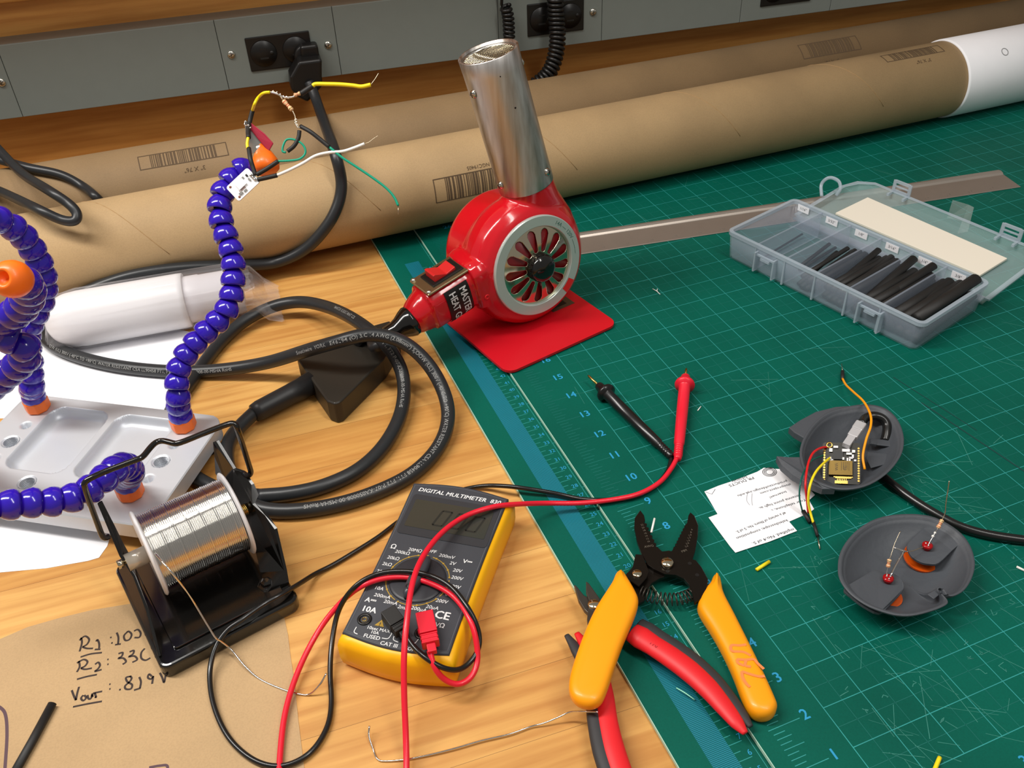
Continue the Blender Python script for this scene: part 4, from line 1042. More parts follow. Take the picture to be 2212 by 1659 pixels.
spl = thing('solder_spool', 'white flanged spool wound with shiny silver solder wire, on the black stand', 'solder spool', ST(1.9, yc, .5))
SA = W(321, 1195, 1.6); SBp = W(510, 1109, 1.6); SA = Vector((SA.x, SA.y, 1.6)); sdv = (SBp - SA); sl = sdv.length; sdv.normalize()
for a in (0, sl):
    m = MB(); lathe(m, SA + sdv * (a - .04), sdv, [(.16, 0), (1.06, 0), (1.1, .03), (1.1, .06), (1.06, .09), (.16, .09), (.16, 0)], 72); obj('flange', m, 'white', spl, label='white flange')
m = MB(); pr = []; nw = 46; rw_ = .93
for q in range(nw):
    x = .05 + (sl - .1) * q / nw; st2 = (sl - .1) / nw
    for t in (0, .25, .5, .75): pr.append((rw_ + .034 * math.sin(PI * t) + (.0 if q % 7 else .01), x + st2 * t))
lathe(m, SA, sdv, pr, 84); obj('solder_winding', m, 'solder', spl, label='tightly wound silver solder')
m = MB(); lathe(m, SA - sdv * .52, sdv, [(.1, 0), (.22, 0), (.22, .5), (.1, .5)], 20); lathe(m, SA - sdv * .05, sdv, [(.17, 0), (.2, 0), (.2, sl + .12), (.17, sl + .12)], 20); obj('spool_core', m, mat('clear_core', (190, 180, 165), .2, .3), spl)
m = MB(); P = [SA + sdv * (sl + .06 + .22 * i / 50) + (g2_ * math.cos(i * .75) + Z * math.sin(i * .75)) * .13 for i in range(51)]; tube(m, P, .025, 6); obj('brass_spring', m, 'brass', stand)
Ps = [W(335, 1195, 2.45), W(352, 1215, 2.5), W(372, 1238, 2.35), W(396, 1268, 1.9), W(418, 1300, 1.3), W(445, 1345, .8), W(466, 1378, .45), W(478, 1386, .28), W(500, 1404, .0), W(530, 1440, -.12), W(560, 1466, WOODZ + .03), W(600, 1485, WOODZ + .03), W(640, 1498, WOODZ + .03), W(668, 1500, WOODZ + .05), W(690, 1480, .05), W(705, 1455, .25)]
wire('loose_solder_end', Ps, .022, 'solder', spl, 6)

# ================================================================== digital multimeter
mR = rot2(math.radians(-36.8)); mU = Vector((-mR.y, mR.x, 0)); mo = Vector((-6.85, 8.35, 0))
def MM(x, y, z=.85): return mo + mR * x + mU * y + Z * z
mm = thing('multimeter', 'yellow and dark grey digital multimeter lying face up on the bench', 'multimeter', MM(0, .2, WOODZ))
def mout(kx, ky0, ky1, wtop, wbot, waist):
    # outline: sides pinched around the middle, bowed ends
    out = []
    for i in range(13):                       # right side bottom -> top
        t = i / 12; y = ky0 + (ky1 - ky0) * t; w_ = wbot + (wtop - wbot) * t - waist * math.sin(PI * t) ; out.append((w_, y))
    for i in range(1, 12):
        t = i / 12; x = wtop * math.cos(PI * t); out.append((wtop * (1 - 2 * t), ky1 + .16 * math.sin(PI * t)))
    for i in range(13):
        t = 1 - i / 12; y = ky0 + (ky1 - ky0) * t; w_ = wbot + (wtop - wbot) * t - waist * math.sin(PI * t); out.append((-w_, y))
    for i in range(1, 12):
        t = i / 12; out.append((-wbot * (1 - 2 * t), ky0 - .17 * math.sin(PI * t)))
    return out
SX = -.06
def loft(m, rings):
    n = len(rings[0]); vs = [p for r_ in rings for p in r_]; fs = []
    for i in range(len(rings) - 1):
        for k in range(n): fs.append((i * n + k, i * n + (k + 1) % n, (i + 1) * n + (k + 1) % n, (i + 1) * n + k))
    fs += [tuple(range(n)), tuple(range((len(rings) - 1) * n, len(rings) * n))]
    m.add(vs, fs, True)
def sc_out(o_, off, z): # inset by off
    c = [(SX + x - (off if x > 0 else -off) * min(1, abs(x) * 3), y - (off if y > .2 else -off) * min(1, abs(y - .2) / 2)) for x, y in o_]
    return [MM(x, y, z) for x, y in c]
yo = mout(0, -2.3, 2.86, 1.44, 1.40, .04)
m = MB(); loft(m, [sc_out(yo, .16, WOODZ + .0), sc_out(yo, .03, WOODZ + .1), sc_out(yo, .0, WOODZ + .35), sc_out(yo, .0, .55), sc_out(yo, .04, .70), sc_out(yo, .12, .78), sc_out(yo, .2, .79)])
obj('yellow_holster', m, 'yellow', mm, label='yellow rubber holster')
# dark face, slightly proud; its top end is thicker than the holster
fo = [(SX + x * .915 - .03, (y - .2) * .985 + .2 if y > .2 else (y - .2) * .93 + .2) for x, y in yo]
m = MB(); loft(m, [[MM(x, y, .3) for x, y in fo], [MM(x, y, .81) for x, y in fo], [MM(x * .985, y * .99, .845) for x, y in fo], [MM(x * .96, y * .975, .85) for x, y in fo]])
face = obj('front_face', m, 'meter', mm, label='dark grey printed front')
m = MB(); P = [MM(x * .95, y * .968 + .0, .852) for x, y in fo]; P.append(P[0]); ribbon(m, P, .012); obj('face_rim_line', m, mat('rim_line', (92, 94, 100), .5), face)
MZ = .853
bz = roundrect(Vector((mo.x, mo.y, MZ)), mR, mU, -1.24, 1.13, 1.02, 2.42, .1)
m = MB(); prism(m, bz, .012); win = obj('display_window', m, mat('window_grey', (50, 52, 56), .35), mm)
lc = roundrect(Vector((mo.x, mo.y, MZ + .012)), mR, mU, -1.12, 1.0, 1.28, 2.24, .03)
m = MB(); prism(m, lc, .006); obj('display', m, 'lcd', win, label='dark blank LCD')
def seg7(m, x, y, ch, h=.52, wd=.26):
    S7 = {'0': 'abcdef', '1': 'bc', '3': 'abgcd', '2': 'abged'}[ch]
    pts = {'a': ((0, 1), (1, 1)), 'b': ((1, 1), (1, .5)), 'c': ((1, .5), (1, 0)), 'd': ((0, 0), (1, 0)), 'e': ((0, 0), (0, .5)), 'f': ((0, .5), (0, 1)), 'g': ((0, .5), (1, .5))}
    for c in S7:
        (a, b), (c_, d) = pts[c]
        p = MM(x + a * wd + .12 * b, y + b * h, MZ + .0195); q = MM(x + c_ * wd + .12 * d, y + d * h, MZ + .0195)
        ribbon(m, [p, q], .055)
m = MB()
for x, c in ((-.42, '0'), (.02, '0'), (.46, '0')): seg7(m, x, 1.46, c)
obj('display_digits', m, 'lcdseg', win)
lm_ = MB()
sh = .18
def T(s, x, y, size, bold=.02, shear=0, align='CENTER', m=None): text(m or lm_, s, MM(x, y, MZ + .004), mR, mU, size, bold=bold, shear=shear, align=align)
T('DIGITAL MULTIMETER  830', -.05, 2.6, .19, .02, sh)
for s, x, y in [('20MΩ', -.56, .56), ('200kΩ', -.84, .42), ('20kΩ', -1.0, .2), ('2kΩ', -1.08, -.02), ('200Ω', -1.1, -.27), ('hFE', -1.08, -.5), ('10A', -1.0, -.76), ('200mA', -.84, -.96), ('20mA', -.58, -1.09), ('2mA', -.24, -1.16), ('200μA', .13, -1.12), ('20μA', .42, -1.0), ('200V', .58, -.78), ('600V', .74, -.56), ('600V', .74, -.3), ('200V', .72, -.04), ('20V', .66, .18), ('2V', .48, .37), ('200mV', .27, .55), ('OFF', -.15, .62)]:
    T(s, x, y, .14, .012, .12)
T('Ω', -1.13, .55, .2); T('V⎓', .82, .5, .17); T('A⎓', -1.06, -1.14, .19); T('V~', .86, -.62, .15)
T('10A', -1.0, -1.4, .22, .03); T('10sec MAX', -.58, -1.87, .12, .02); T('10A', -.63, -1.97, .12, .02); T('FUSED', -.65, -2.1, .14, .02)
T('CAT III', -.2, -2.2, .14, .02); T('VΩmA', -.1, -1.9, .13); T('COM', .3, -2.2, .13); T('VΩ', .75, -1.44, .17)
text(lm_, 'CE', MM(.72, -1.17, MZ + .004), mR, mU, .3, bold=.03)
for P in ([(-1.1, -1.92), (-1.1, -2.06), (-1.0, -2.1)], [(-.42, -2.07), (-.28, -2.05), (-.24, -1.9)], [(-.17, -1.9), (-.15, -2.05), (-.02, -2.09)], [(.2, -2.05), (.34, -2.05), (.4, -1.9)]): ribbon(lm_, smoothpath([MM(x, y, MZ + .005) for x, y in P], 4), .02)
obj('face_lettering', lm_, 'meterwhite', face, label='white lettering')
m = MB(); dc = (-.19, -.3); Rr = .76
for a0, a1 in ((20, 85), (105, 250), (255, 330), (-28, 15)):
    ribbon(m, [MM(dc[0] + Rr * math.cos(math.radians(a)), dc[1] + Rr * math.sin(math.radians(a)), MZ + .004) for a in range(a0, a1, 5)], .022)
for k in range(20):
    a = 2 * PI * k / 20; disc(m, MM(dc[0] + Rr * math.cos(a), dc[1] + Rr * math.sin(a), MZ), Z, .026, .008, 10)
obj('dial_ring', m, 'meteryel', face, label='ochre ring and marks')
m = MB(); P = [MM(-.6 + .12 * math.cos(a) * 1.1, -1.72 + .12 * math.sin(a), MZ + .004) for a in (PI / 2, PI / 2 + 2.094, PI / 2 + 4.189)]; prism(m, P, .002); tri = obj('warning_triangle', m, 'meteryel', face)
m = MB(); text(m, '!', MM(-.6, -1.735, MZ + .008), mR, mU, .15, bold=.02); obj('warning_mark', m, 'meter', tri)
m = MB(); lathe(m, MM(dc[0], dc[1], MZ - .01), Z, [(0, 0), (.7, 0), (.68, .03), (.62, .05), (0, .05)], 64); dial = obj('dial', m, mat('dial_grey', (46, 47, 52), .4), mm)
kd = (mU * 1 + mR * .12).normalized(); ks = kd.cross(Z)
m = MB(); kc = MM(dc[0], dc[1], MZ + .03)
vs = []
loft(m, [[kc + kd * (.66 * math.cos(a)) * k + ks * (.17 * math.sin(a)) * k + Z * z for a in [i * 2 * PI / 24 for i in range(24)]] for k, z in ((1, 0), (1, .12), (.85, .2), (.6, .22))])
kb = obj('selector_knob', m, mat('knob_grey', (60, 62, 68), .32), dial, label='grey selector bar')
m = MB(); lathe(m, kc - kd * .42 + Z * .15, Z, [(0, 0), (.08, 0), (.08, .07), (.05, .075), (.05, .02), (0, .02)], 16); obj('knob_hole', m, 'blackpl', dial)
for x, y in ((-1.0, -1.68), (-.12, -1.72), (.42, -1.74)):
    m = MB(); lathe(m, MM(x, y, MZ - .01), Z, [(.17, 0), (.17, .03), (.14, .045), (.1, .03), (.1, -.05), (0, -.05)], 28); j = obj('input_jack', m, 'blackpl', mm)
    m = MB(); lathe(m, MM(x, y, MZ - .05), Z, [(.045, 0), (.045, .07), (.06, .07), (.06, 0)], 16); obj('jack_contact', m, 'brass', j)

# ---- test leads
def lead(name, label, pts, material, plugp, probep, r=.068):
    t = thing(name, label, 'test lead', pts[0] - Z * .0)
    m = MB(); tube(m, relax(smoothpath(pts, 8), 3), r, 12); obj('lead_cable', m, material, t)
    return t
TZ = .92
rl = [W(u, v, z) for u, v, z in [(928, 1405, 1.05), (938, 1440, .85), (958, 1466, .55), (988, 1478, .35), (1018, 1462, .35), (1032, 1420, .5), (1020, 1350, .95), (985, 1293, 1.0), (935, 1262, .98), (880, 1247, 1.0), (825, 1250, 1.0), (778, 1268, .95), (735, 1303, .55), (690, 1360, .2), (648, 1440, .0), (618, 1530, -.1), (606, 1620, -.14), (604, 1700, -.15), (620, 1790, -.15), (700, 1880, -.15), (800, 1860, -.15), (862, 1780, -.1), (877, 1690, -.05), (877, 1600, .2), (873, 1500, .75), (873, 1410, 1.3), (880, 1330, 1.6), (892, 1255, 1.7), (915, 1200, 1.5), (955, 1150, 1.25), (1005, 1115, 1.05), (1065, 1095, .98), (1120, 1089, .7), (1180, 1087, .3), (1250, 1087, .16), (1320, 1080, .14), (1380, 1067, .14), (1425, 1042, .14), (1450, 1012, .16), (1463, 988, .2)]]
LR = lead('test_lead', 'red multimeter test lead crossing the meter, its red probe on the mat', rl, 'leadred', None, None)
bl = [W(u, v, z) for u, v, z in [(874, 1368, 1.05), (892, 1395, .98), (925, 1425, .95), (965, 1445, .75), (1000, 1443, .5), (1030, 1410, .55), (1035, 1370, .75), (1015, 1320, 1.08), (975, 1268, 1.15), (925, 1242, 1.15), (870, 1234, 1.14), (815, 1240, 1.1), (768, 1266, 1.0), (733, 1315, .5), (718, 1380, .15), (713, 1450, -.05), (716, 1520, -.15), (705, 1575, -.15), (668, 1628, -.15), (610, 1655, -.15), (550, 1643, -.15), (495, 1595, -.15), (462, 1525, -.12), (453, 1455, -.05), (465, 1400, .15), (490, 1362, .3), (520, 1340, .36), (570, 1305, .36), (610, 1283, .35), (645, 1262, .2), (680, 1240, -.1), (720, 1220, -.17), (770, 1190, -.17), (820, 1158, -.17), (870, 1120, -.17), (930, 1085, -.15), (985, 1062, -.15), (1040, 1050, -.1), (1090, 1050, .1), (1140, 1056, .12), (1200, 1066, .02), (1255, 1078, .02), (1310, 1080, .08), (1370, 1074, .08), (1415, 1050, .08), (1442, 1018, .1), (1450, 990, .12)]]
# the strand below the meter runs outside its left edge and behind its top end
LBk = lead('test_lead', 'black multimeter test lead looping over kraft paper, its black probe on the mat', bl, 'leadblack', None, None, .062)
def probe(t, p0, p1, tip, material):
    d = (p1 - p0).normalized(); L = (p1 - p0).length; m = MB()
    lathe(m, p0, d, [(0, -.05), (.09, -.05), (.11, 0), (.115, .3), (.125, .55), (.15, .6), (.17, L * .5), (.175, L - .55), (.2, L - .52), (.3, L - .48), (.31, L - .42), (.29, L - .36), (.17, L - .32), (.14, L - .05), (.11, L), (0, L)], 28)
    o = obj('probe_handle', m, material, t)
    m = MB()
    for k in range(6): lathe(m, p0 + d * (.1 + .09 * k), d, [(.112, 0), (.13, .015), (.13, .035), (.112, .05)], 20)
    obj('grip_rings', m, material, o)
    m = MB(); lathe(m, p1, d, [(0, -.05), (.04, -.05), (.04, (tip - p1).length - .06), (.02, (tip - p1).length), (0, (tip - p1).length)], 12); obj('probe_tip', m, 'brass', o)
probe(LR, W(1464, 990, .2), W(1481, 812, .34), W(1481, 795, .36), 'leadred')
probe(LBk, W(1449, 985, .14), W(1292, 832, .30), W(1271, 811, .32), 'leadblack')
def bplug(t, p0, p1, wd, hh, material, sc=1):
    d = (p1 - p0); L = d.length; d.normalize(); s = d.cross(Z).normalized(); u = s.cross(d)
    m = MB(); box(m, p0 + d * L * .28, wd, L * .56, hh, s, u); box(m, p0 + d * L * .7, wd * .9, L * .22, hh * .8, s, u)
    for k in range(3): box(m, p0 + d * (L * (.6 + .1 * k)), wd * .98, L * .04, hh * .92, s, u)
    box(m, p0 + d * L * .92, wd * .5, L * .22, hh * .5, s, u)
    return obj('banana_plug', m, material, t, bevel=.025, seg=2)
bplug(LR, W(917, 1328, 1.15), W(934, 1408, 1.08), .4, .32, 'leadred')
bplug(LBk, W(838, 1322, 1.15), W(876, 1374, 1.08), .36, .3, 'shrink')
m = MB(); tube(m, [MM(.42, -1.74, .8), MM(.43, -1.74, 1.0)], .09, 14); obj('plug_pin', m, 'leadred', LR)

# ================================================================== wire stripper
def slab(name, pts, z0, z1, material, parent, bev=.04, seg=3, zm=None, k=0, **kw):
    zm = (z0 + z1) / 2 if zm is None else zm
    P = [W(u, v, zm) for u, v in pts]
    if k: P = smoothpath(P, k, True)
    P = [Vector((p.x, p.y, z0)) for p in P]
    m = MB(); prism(m, P, z1 - z0); return obj(name, m, material, parent, bevel=bev, seg=seg, **kw)
def grip(name, pts, z0, z1, material, parent, zm, **kw):
    P = [W(u, v, zm) for u, v in pts]; rings = []; h_ = z1 - z0
    for t, d in ((0, .15), (.03, .09), (.12, .03), (.3, 0), (.62, .0), (.78, .02), (.9, .06), (.97, .12), (1, .19)):
        rings.append([Vector((p.x, p.y, z0 + h_ * t)) for p in offs(P, d)])
    m = MB(); loft(m, rings); return obj(name, m, material, parent, **kw)
def chaikin(pts, it=2):
    for _ in range(it):
        out = []
        for i in range(len(pts)):
            a, b = pts[i], pts[(i + 1) % len(pts)]
            out += [(a[0] * .75 + b[0] * .25, a[1] * .75 + b[1] * .25), (a[0] * .25 + b[0] * .75, a[1] * .25 + b[1] * .75)]
        pts = out
    return pts
ws = thing('wire_stripper', 'black wire stripper with open jaws and orange handles on the green mat', 'wire stripper', W(1441, 1240, 0))
def tooth(x0, y0, x1, y1, n, dep):
    out = []; dx, dy = x1 - x0, y1 - y0; L = math.hypot(dx, dy); nx_, ny_ = -dy / L, dx / L
    for k in range(n):
        t0, t1 = (k + .15) / n, (k + .85) / n; tm = (t0 + t1) / 2; D = dep * (1 - .5 * k / n)
        out += [(x0 + dx * t0, y0 + dy * t0), (x0 + dx * (tm - .12 / n) + nx_ * D, y0 + dy * (tm - .12 / n) + ny_ * D), (x0 + dx * (tm + .12 / n) + nx_ * D, y0 + dy * (tm + .12 / n) + ny_ * D), (x0 + dx * t1, y0 + dy * t1)]
    return out
jl = [(1383, 1105), (1391, 1116)] + tooth(1393, 1126, 1421, 1186, 7, 4) + [(1430, 1194), (1445, 1192), (1468, 1200), (1485, 1208), (1503, 1213), (1515, 1228), (1529, 1254), (1524, 1290), (1500, 1305), (1494, 1282), (1488, 1266), (1477, 1253), (1460, 1245), (1436, 1243), (1412, 1232), (1398, 1222), (1388, 1205), (1376, 1172), (1370, 1142), (1371, 1122)]
slab('jaw', jl, .30, .42, 'toolblack', ws, .012, 1, label='left black jaw with stripping notches')
jr = [(1491, 1109), (1500, 1117), (1508, 1137), (1507, 1160), (1502, 1190), (1495, 1212), (1460, 1240), (1425, 1252), (1408, 1262), (1396, 1280), (1392, 1300), (1370, 1312), (1358, 1290), (1352, 1268), (1350, 1246), (1368, 1225), (1405, 1215), (1430, 1200), (1452, 1192)] + tooth(1455, 1184, 1478, 1138, 7, 4) + [(1484, 1132), (1487, 1116)]
slab('jaw', jr, .20, .31, 'toolblack', ws, .012, 1, label='right black jaw with stripping notches')
slab('link_plate', [(1373, 1198), (1388, 1199), (1394, 1215), (1402, 1236), (1396, 1250), (1380, 1268), (1362, 1256), (1350, 1243), (1366, 1228)], .42, .47, 'toolblack', ws, .012, 1)
def rivet(u, v, z, r, h, name, parent, material='chrome'):
    m = MB(); lathe(m, W(u, v, z), Z, [(0, 0), (r, 0), (r, h * .7), (r * .85, h), (0, h * 1.02)], 28); return obj(name, m, material, parent)
rivet(1441, 1219, .42, .155, .11, 'pivot_bolt', ws); rivet(1376, 1240, .47, .12, .05, 'rivet', ws)
for u, v in ((1490, 1217), (1506, 1242), (1442, 1234)):
    m = MB(); disc(m, W(u, v, .42), Z, .05, .004, 16); obj('punched_hole', m, 'blackpl', ws)
m = MB(); text(m, 'AWG', W(1402, 1180, .428), (W(1412, 1178, .42) - W(1400, 1180, .42)).normalized(), Z.cross((W(1412, 1178, .42) - W(1400, 1180, .42)).normalized()), .1)
dj = (W(1387, 1135, .42) - W(1400, 1170, .42)).normalized()
for k, s in enumerate(['22', '20', '18', '16', '14', '12', '10']):
    p = W(1387 + 2.3 * k, 1134 + 6 * k, .427); text(m, s, p, X, Y, .075)
obj('engraving', m, mat('engrave', (96, 88, 76), .6), ws)
m = MB()
for k, s in enumerate(['.6', '.8', '1.0', '1.3', '1.6', '2.0', '2.6']):
    p = W(1494 - 1.8 * k, 1144 + 6 * k, .316); text(m, s, p, X, Y, .075)
text(m, 'MM', W(1478, 1190, .316), X, Y, .1); obj('engraving', m, mat('engrave', (96, 88, 76), .6), ws)
# coil spring bowed between the handles
P = relax(smoothpath([W(1384, 1279, .25), W(1405, 1288, .25), W(1435, 1294, .25), W(1465, 1294, .25), W(1490, 1286, .25), W(1500, 1280, .25)], 40), 2)
m = MB(); out = []
for i, p in enumerate(P):
    tg = (P[min(i + 1, len(P) - 1)] - P[max(0, i - 1)]).normalized(); s = Z.cross(tg).normalized(); a = 2 * PI * i / len(P) * 15
    out.append(p + s * math.cos(a) * .15 + Z * math.sin(a) * .15)
tube(m, out, .017, 6); obj('coil_spring', m, 'toolgrey', ws)
hl = [(1331, 1239), (1345, 1236), (1354, 1250), (1371, 1278), (1380, 1298), (1376, 1320), (1360, 1358), (1340, 1405), (1322, 1460), (1308, 1502), (1297, 1522), (1275, 1530), (1245, 1522), (1229, 1500), (1229, 1470), (1242, 1425), (1262, 1370), (1285, 1318), (1318, 1268), (1325, 1256)]
grip('handle_grip', chaikin(hl, 3), .42, .82, 'handle', ws, .62, label='orange left grip')
hr = [(1541, 1244), (1555, 1248), (1558, 1262), (1562, 1285), (1582, 1322), (1606, 1370), (1632, 1422), (1655, 1470), (1675, 1515), (1680, 1530), (1668, 1550), (1640, 1553), (1618, 1540), (1604, 1512), (1585, 1460), (1562, 1410), (1535, 1362), (1512, 1328), (1506, 1312), (1508, 1298), (1522, 1275), (1535, 1262)]
grip('handle_grip', chaikin(hr, 3), .0, .47, 'handle', ws, .25, label='orange right grip with VFL written on it')
m = MB()
_hz = [.474]
def hs(pts):
    _hz[0] += .0012; z = _hz[0]; ribbon(m, smoothpath([W(u, v, z) for u, v in pts], 5) if len(pts) > 2 else [W(u, v, z) for u, v in pts], .062)
hs([(1612, 1392), (1598, 1394), (1580, 1394), (1582, 1406), (1605, 1408), (1622, 1416)])
hs([(1592, 1424), (1595, 1432), (1608, 1438)]); hs([(1592, 1424), (1612, 1425), (1628, 1424), (1636, 1432), (1650, 1445)]); hs([(1612, 1424), (1610, 1437), (1622, 1440)])
hs([(1603, 1450), (1604, 1462), (1612, 1476), (1620, 1484)]); hs([(1603, 1450), (1620, 1456), (1640, 1461), (1652, 1460)])
obj('marker_writing', m, mat('marker_coral', (250, 134, 70), .6), ws, label='coral marker letters')
for a_, b_ in (((1350, 1262), (1372, 1290)), ((1525, 1270), (1512, 1300))): pass

# ================================================================== side cutter
sc_ = thing('side_cutter', 'small side cutter with red and black handles, lying under the wire stripper', 'side cutter', W(1290, 1330, 0))
def limb(name, pts, rs, material, parent, flat=.62, **kw):
    P = [W(u, v, z) for u, v, z in pts]; PS = smoothpath(P, 8); n = len(pts) - 1; R_ = []
    for i in range(len(PS)):
        t = i / 8; j = min(int(t), n - 1); f = t - j; R_.append(rs[j] * (1 - f) + rs[min(j + 1, n)] * f)
    m = MB(); tube(m, PS, R_, 22, flat=flat); return obj(name, m, material, parent, **kw)
# right handle
rh = [(1366, 1366, .26), (1385, 1378, .26), (1412, 1395, .26), (1450, 1420, .25), (1490, 1450, .25), (1530, 1487, .25), (1565, 1528, .24), (1592, 1562, .24), (1610, 1584, .24)]
ra = [.25, .29, .26, .27, .27, .25, .21, .16, .07]
rhb = [(u + 12, v - 14, .19) for u, v, z in rh]
limb('grip_back', rhb, [x * .88 for x in ra], 'cutblack', sc_, label='black outer grip')
limb('grip', rh, ra, 'cutred', sc_, label='red grip')
lh = [(1246, 1368, .16), (1268, 1400, .18), (1290, 1440, .2), (1304, 1500, .2), (1312, 1560, .2), (1325, 1620, .2), (1348, 1690, .2)]
la = [.07, .16, .2, .22, .23, .25, .25]
limb('grip_back', [(u - 22, v + 4, z - .04) for u, v, z in lh], [x * .9 for x in la], 'cutblack', sc_, label='black outer grip')
limb('grip', lh, la, 'cutred', sc_, label='red grip')
m = MB(); Pn = [(1240, 1266), (1246, 1270), (1262, 1290), (1274, 1295), (1300, 1318), (1330, 1345), (1352, 1372), (1340, 1390), (1318, 1372), (1290, 1345), (1272, 1330), (1262, 1320), (1250, 1300)]
slab('cutter_jaw', Pn, .16, .30, 'toolgrey', sc_, .02, 2)
slab('cutter_jaw', [(1266, 1258), (1272, 1262), (1285, 1280), (1296, 1296), (1302, 1310), (1300, 1345), (1294, 1370), (1272, 1372), (1268, 1340), (1272, 1300), (1266, 1280)], .28, .38, 'toolgrey', sc_, .02, 2)
rivet(1283, 1307, .36, .145, .07, 'pivot_rivet', sc_)
def arch_text(m, s, u, v, size, z, du, dv):
    d = (W(u + du, v + dv, z) - W(u, v, z)).normalized(); text(m, s, W(u, v, z), d, Z.cross(d), size, bold=.01)
m = MB(); arch_text(m, '170', 1412, 1392, .14, .415, 30, 18)
obj('faint_print', m, mat('faint_red_print', (168, 24, 34), .6), sc_)
# ================================================================== loose bits
def bit(name, label, cat, pts, r, material, flat=1.0, k=5):
    m = MB(); P = [W(u, v, z) for u, v, z in pts]; tube(m, smoothpath(P, k) if len(P) > 2 else P, r, 10, flat=flat)
    return tag(obj(name, m, material), label, cat)
bit('wire_offcut', 'yellow wire offcut on the mat below the printed paper scraps', 'wire', [(1634, 1231, .05), (1662, 1213, .05)], .045, 'yelwire')
bit('wire_offcut', 'yellow wire offcut at the bottom right edge of the mat', 'wire', [(2030, 1636, .05), (2018, 1665, .05), (2012, 1680, .05)], .045, 'yelwire')
bit('wire_offcut', 'short white wire offcut standing between the stripper jaws', 'wire', [(1407, 1150, .44), (1414, 1120, .5)], .028, 'whitewire')
bit('wire_offcut', 'white wire offcut at the right edge of the mat', 'wire', [(2196, 1224, .03), (2214, 1233, .03)], .03, 'whitewire')
bit('wire_offcut', 'thin pale green offcut curved across the millimetre band', 'wire', [(1461, 1486, -.08), (1480, 1497, -.02), (1501, 1512, -.08)], .014, mat('pale_green', (150, 225, 195), .5))
bit('wire_offcut', 'tiny white offcut right of the red probe', 'wire', [(1507, 887, .02), (1514, 878, .02)], .016, 'whitewire')
m = MB(); tube(m, [W(1410, 624, .02), W(1419, 629, .05), W(1426, 636, .02)], .014, 6); tube(m, [W(1419, 629, .05), W(1420, 624, .07)], .014, 6); tag(obj('wire_offcut', m, 'whitewire'), 'tiny Y-shaped pale clipping on the mat left of the parts box', 'wire')
bit('solder_scrap', 'long bent piece of solder wire lying on the wood below the multimeter', 'solder wire', [(798, 1568, .0), (797, 1590, -.1), (806, 1618, WOODZ + .03), (816, 1640, WOODZ + .03), (835, 1644, WOODZ + .03), (880, 1640, WOODZ + .04), (930, 1630, WOODZ + .05), (985, 1616, WOODZ + .06), (1040, 1600, WOODZ + .06), (1100, 1586, WOODZ + .06), (1145, 1570, WOODZ + .06), (1175, 1562, WOODZ + .1), (1205, 1550, -.05), (1232, 1538, .1), (1260, 1537, .32), (1292, 1538, .44)], .02, 'solder')
for u, v in ((1459, 646), (1445, 653), (1810, 1356 - 30), (1361, 745)):
    pass

# ================================================================== clear parts box
bex = Vector((.2718, -.9623, 0)).normalized(); bey = Vector((-bex.y, bex.x, 0)); bo = Vector((8.43, 19.16, 0))
def BX(x, y, z=0): return bo + bex * x + bey * y + Z * z
pb = thing('parts_box', 'clear frosted plastic parts box with six compartments and its lid folded open', 'parts box', BX(4, 1.8, 0))
BL_, BW_, BH_ = 8.0, 3.72, 1.15
def wallbox(m, x0, x1, y0, y1, z0, z1): box(m, BX((x0 + x1) / 2, (y0 + y1) / 2, (z0 + z1) / 2), x1 - x0, y1 - y0, z1 - z0, bex)
m = MB(); T_ = .06
loft(m, [roundrect(bo + Z * z, bex, bey, -o_, BL_ + o_, -o_, BW_ + o_, .2) for z, o_ in ((.0, -.1), (.0, -.06), (.05, -.03), (BH_ - .1, .03))])
m.f = [f for f in m.f if len(f) == 4] + [m.f[-2]]; m.sm = [True] * len(m.f)
bbody = obj('box_body', m, 'frost', pb, label='frosted clear tray')
sd = bbody.modifiers.new('solid', 'SOLIDIFY'); sd.thickness = T_ * S; sd.offset = 0
m = MB(); ro = roundrect(bo, bex, bey, -.1, BL_ + .1, -.1, BW_ + .1, .26); ri = roundrect(bo, bex, bey, .04, BL_ - .04, .04, BW_ - .04, .16)
n = len(ro); rings = [[p + Z * (BH_ - .16) for p in ro], [p + Z * BH_ for p in ro], [p + Z * BH_ for p in ri], [p + Z * (BH_ - .16) for p in ri]]
vs = [p for r_ in rings for p in r_]; fs = [(i * n + k, i * n + (k + 1) % n, ((i + 1) % 4) * n + (k + 1) % n, ((i + 1) % 4) * n + k) for i in range(4) for k in range(n)]
m.add(vs, fs, False); obj('rim', m, 'frost_rim', pb, bevel=.02, label='raised rim')
m = MB(); ro2 = roundrect(bo, bex, bey, -.075, BL_ + .075, -.075, BW_ + .075, .24)
DX = [1.32, 2.63, 3.94, 5.25, 6.55]
for x in DX:
    m = MB(); wallbox(m, x - .035, x + .035, .05, BW_ - .05, .06, BH_ - .04); obj('divider', m, 'frost', pb)
    m = MB(); wallbox(m, x - .03, x + .03, -.09, -.02, .05, BH_ - .1); obj('outer_rib', m, 'frost_rim', pb)
for xc in (1.85, 6.25):
    m = MB()
    for dx in (-.42, .42): wallbox(m, xc + dx - .03, xc + dx + .03, -.24, .0, .12, .9)
    wallbox(m, xc - .42, xc + .42, -.16, -.08, .76, .82); wallbox(m, xc - .2, xc + .2, -.2, -.08, .66, .74)
    obj('latch_catch', m, 'frost_rim', pb)
CX = [0] + DX + [BL_]
sizes = ['1/16"', '3/32"', '1/8"', '3/16"', '1/4"', '3/8"']
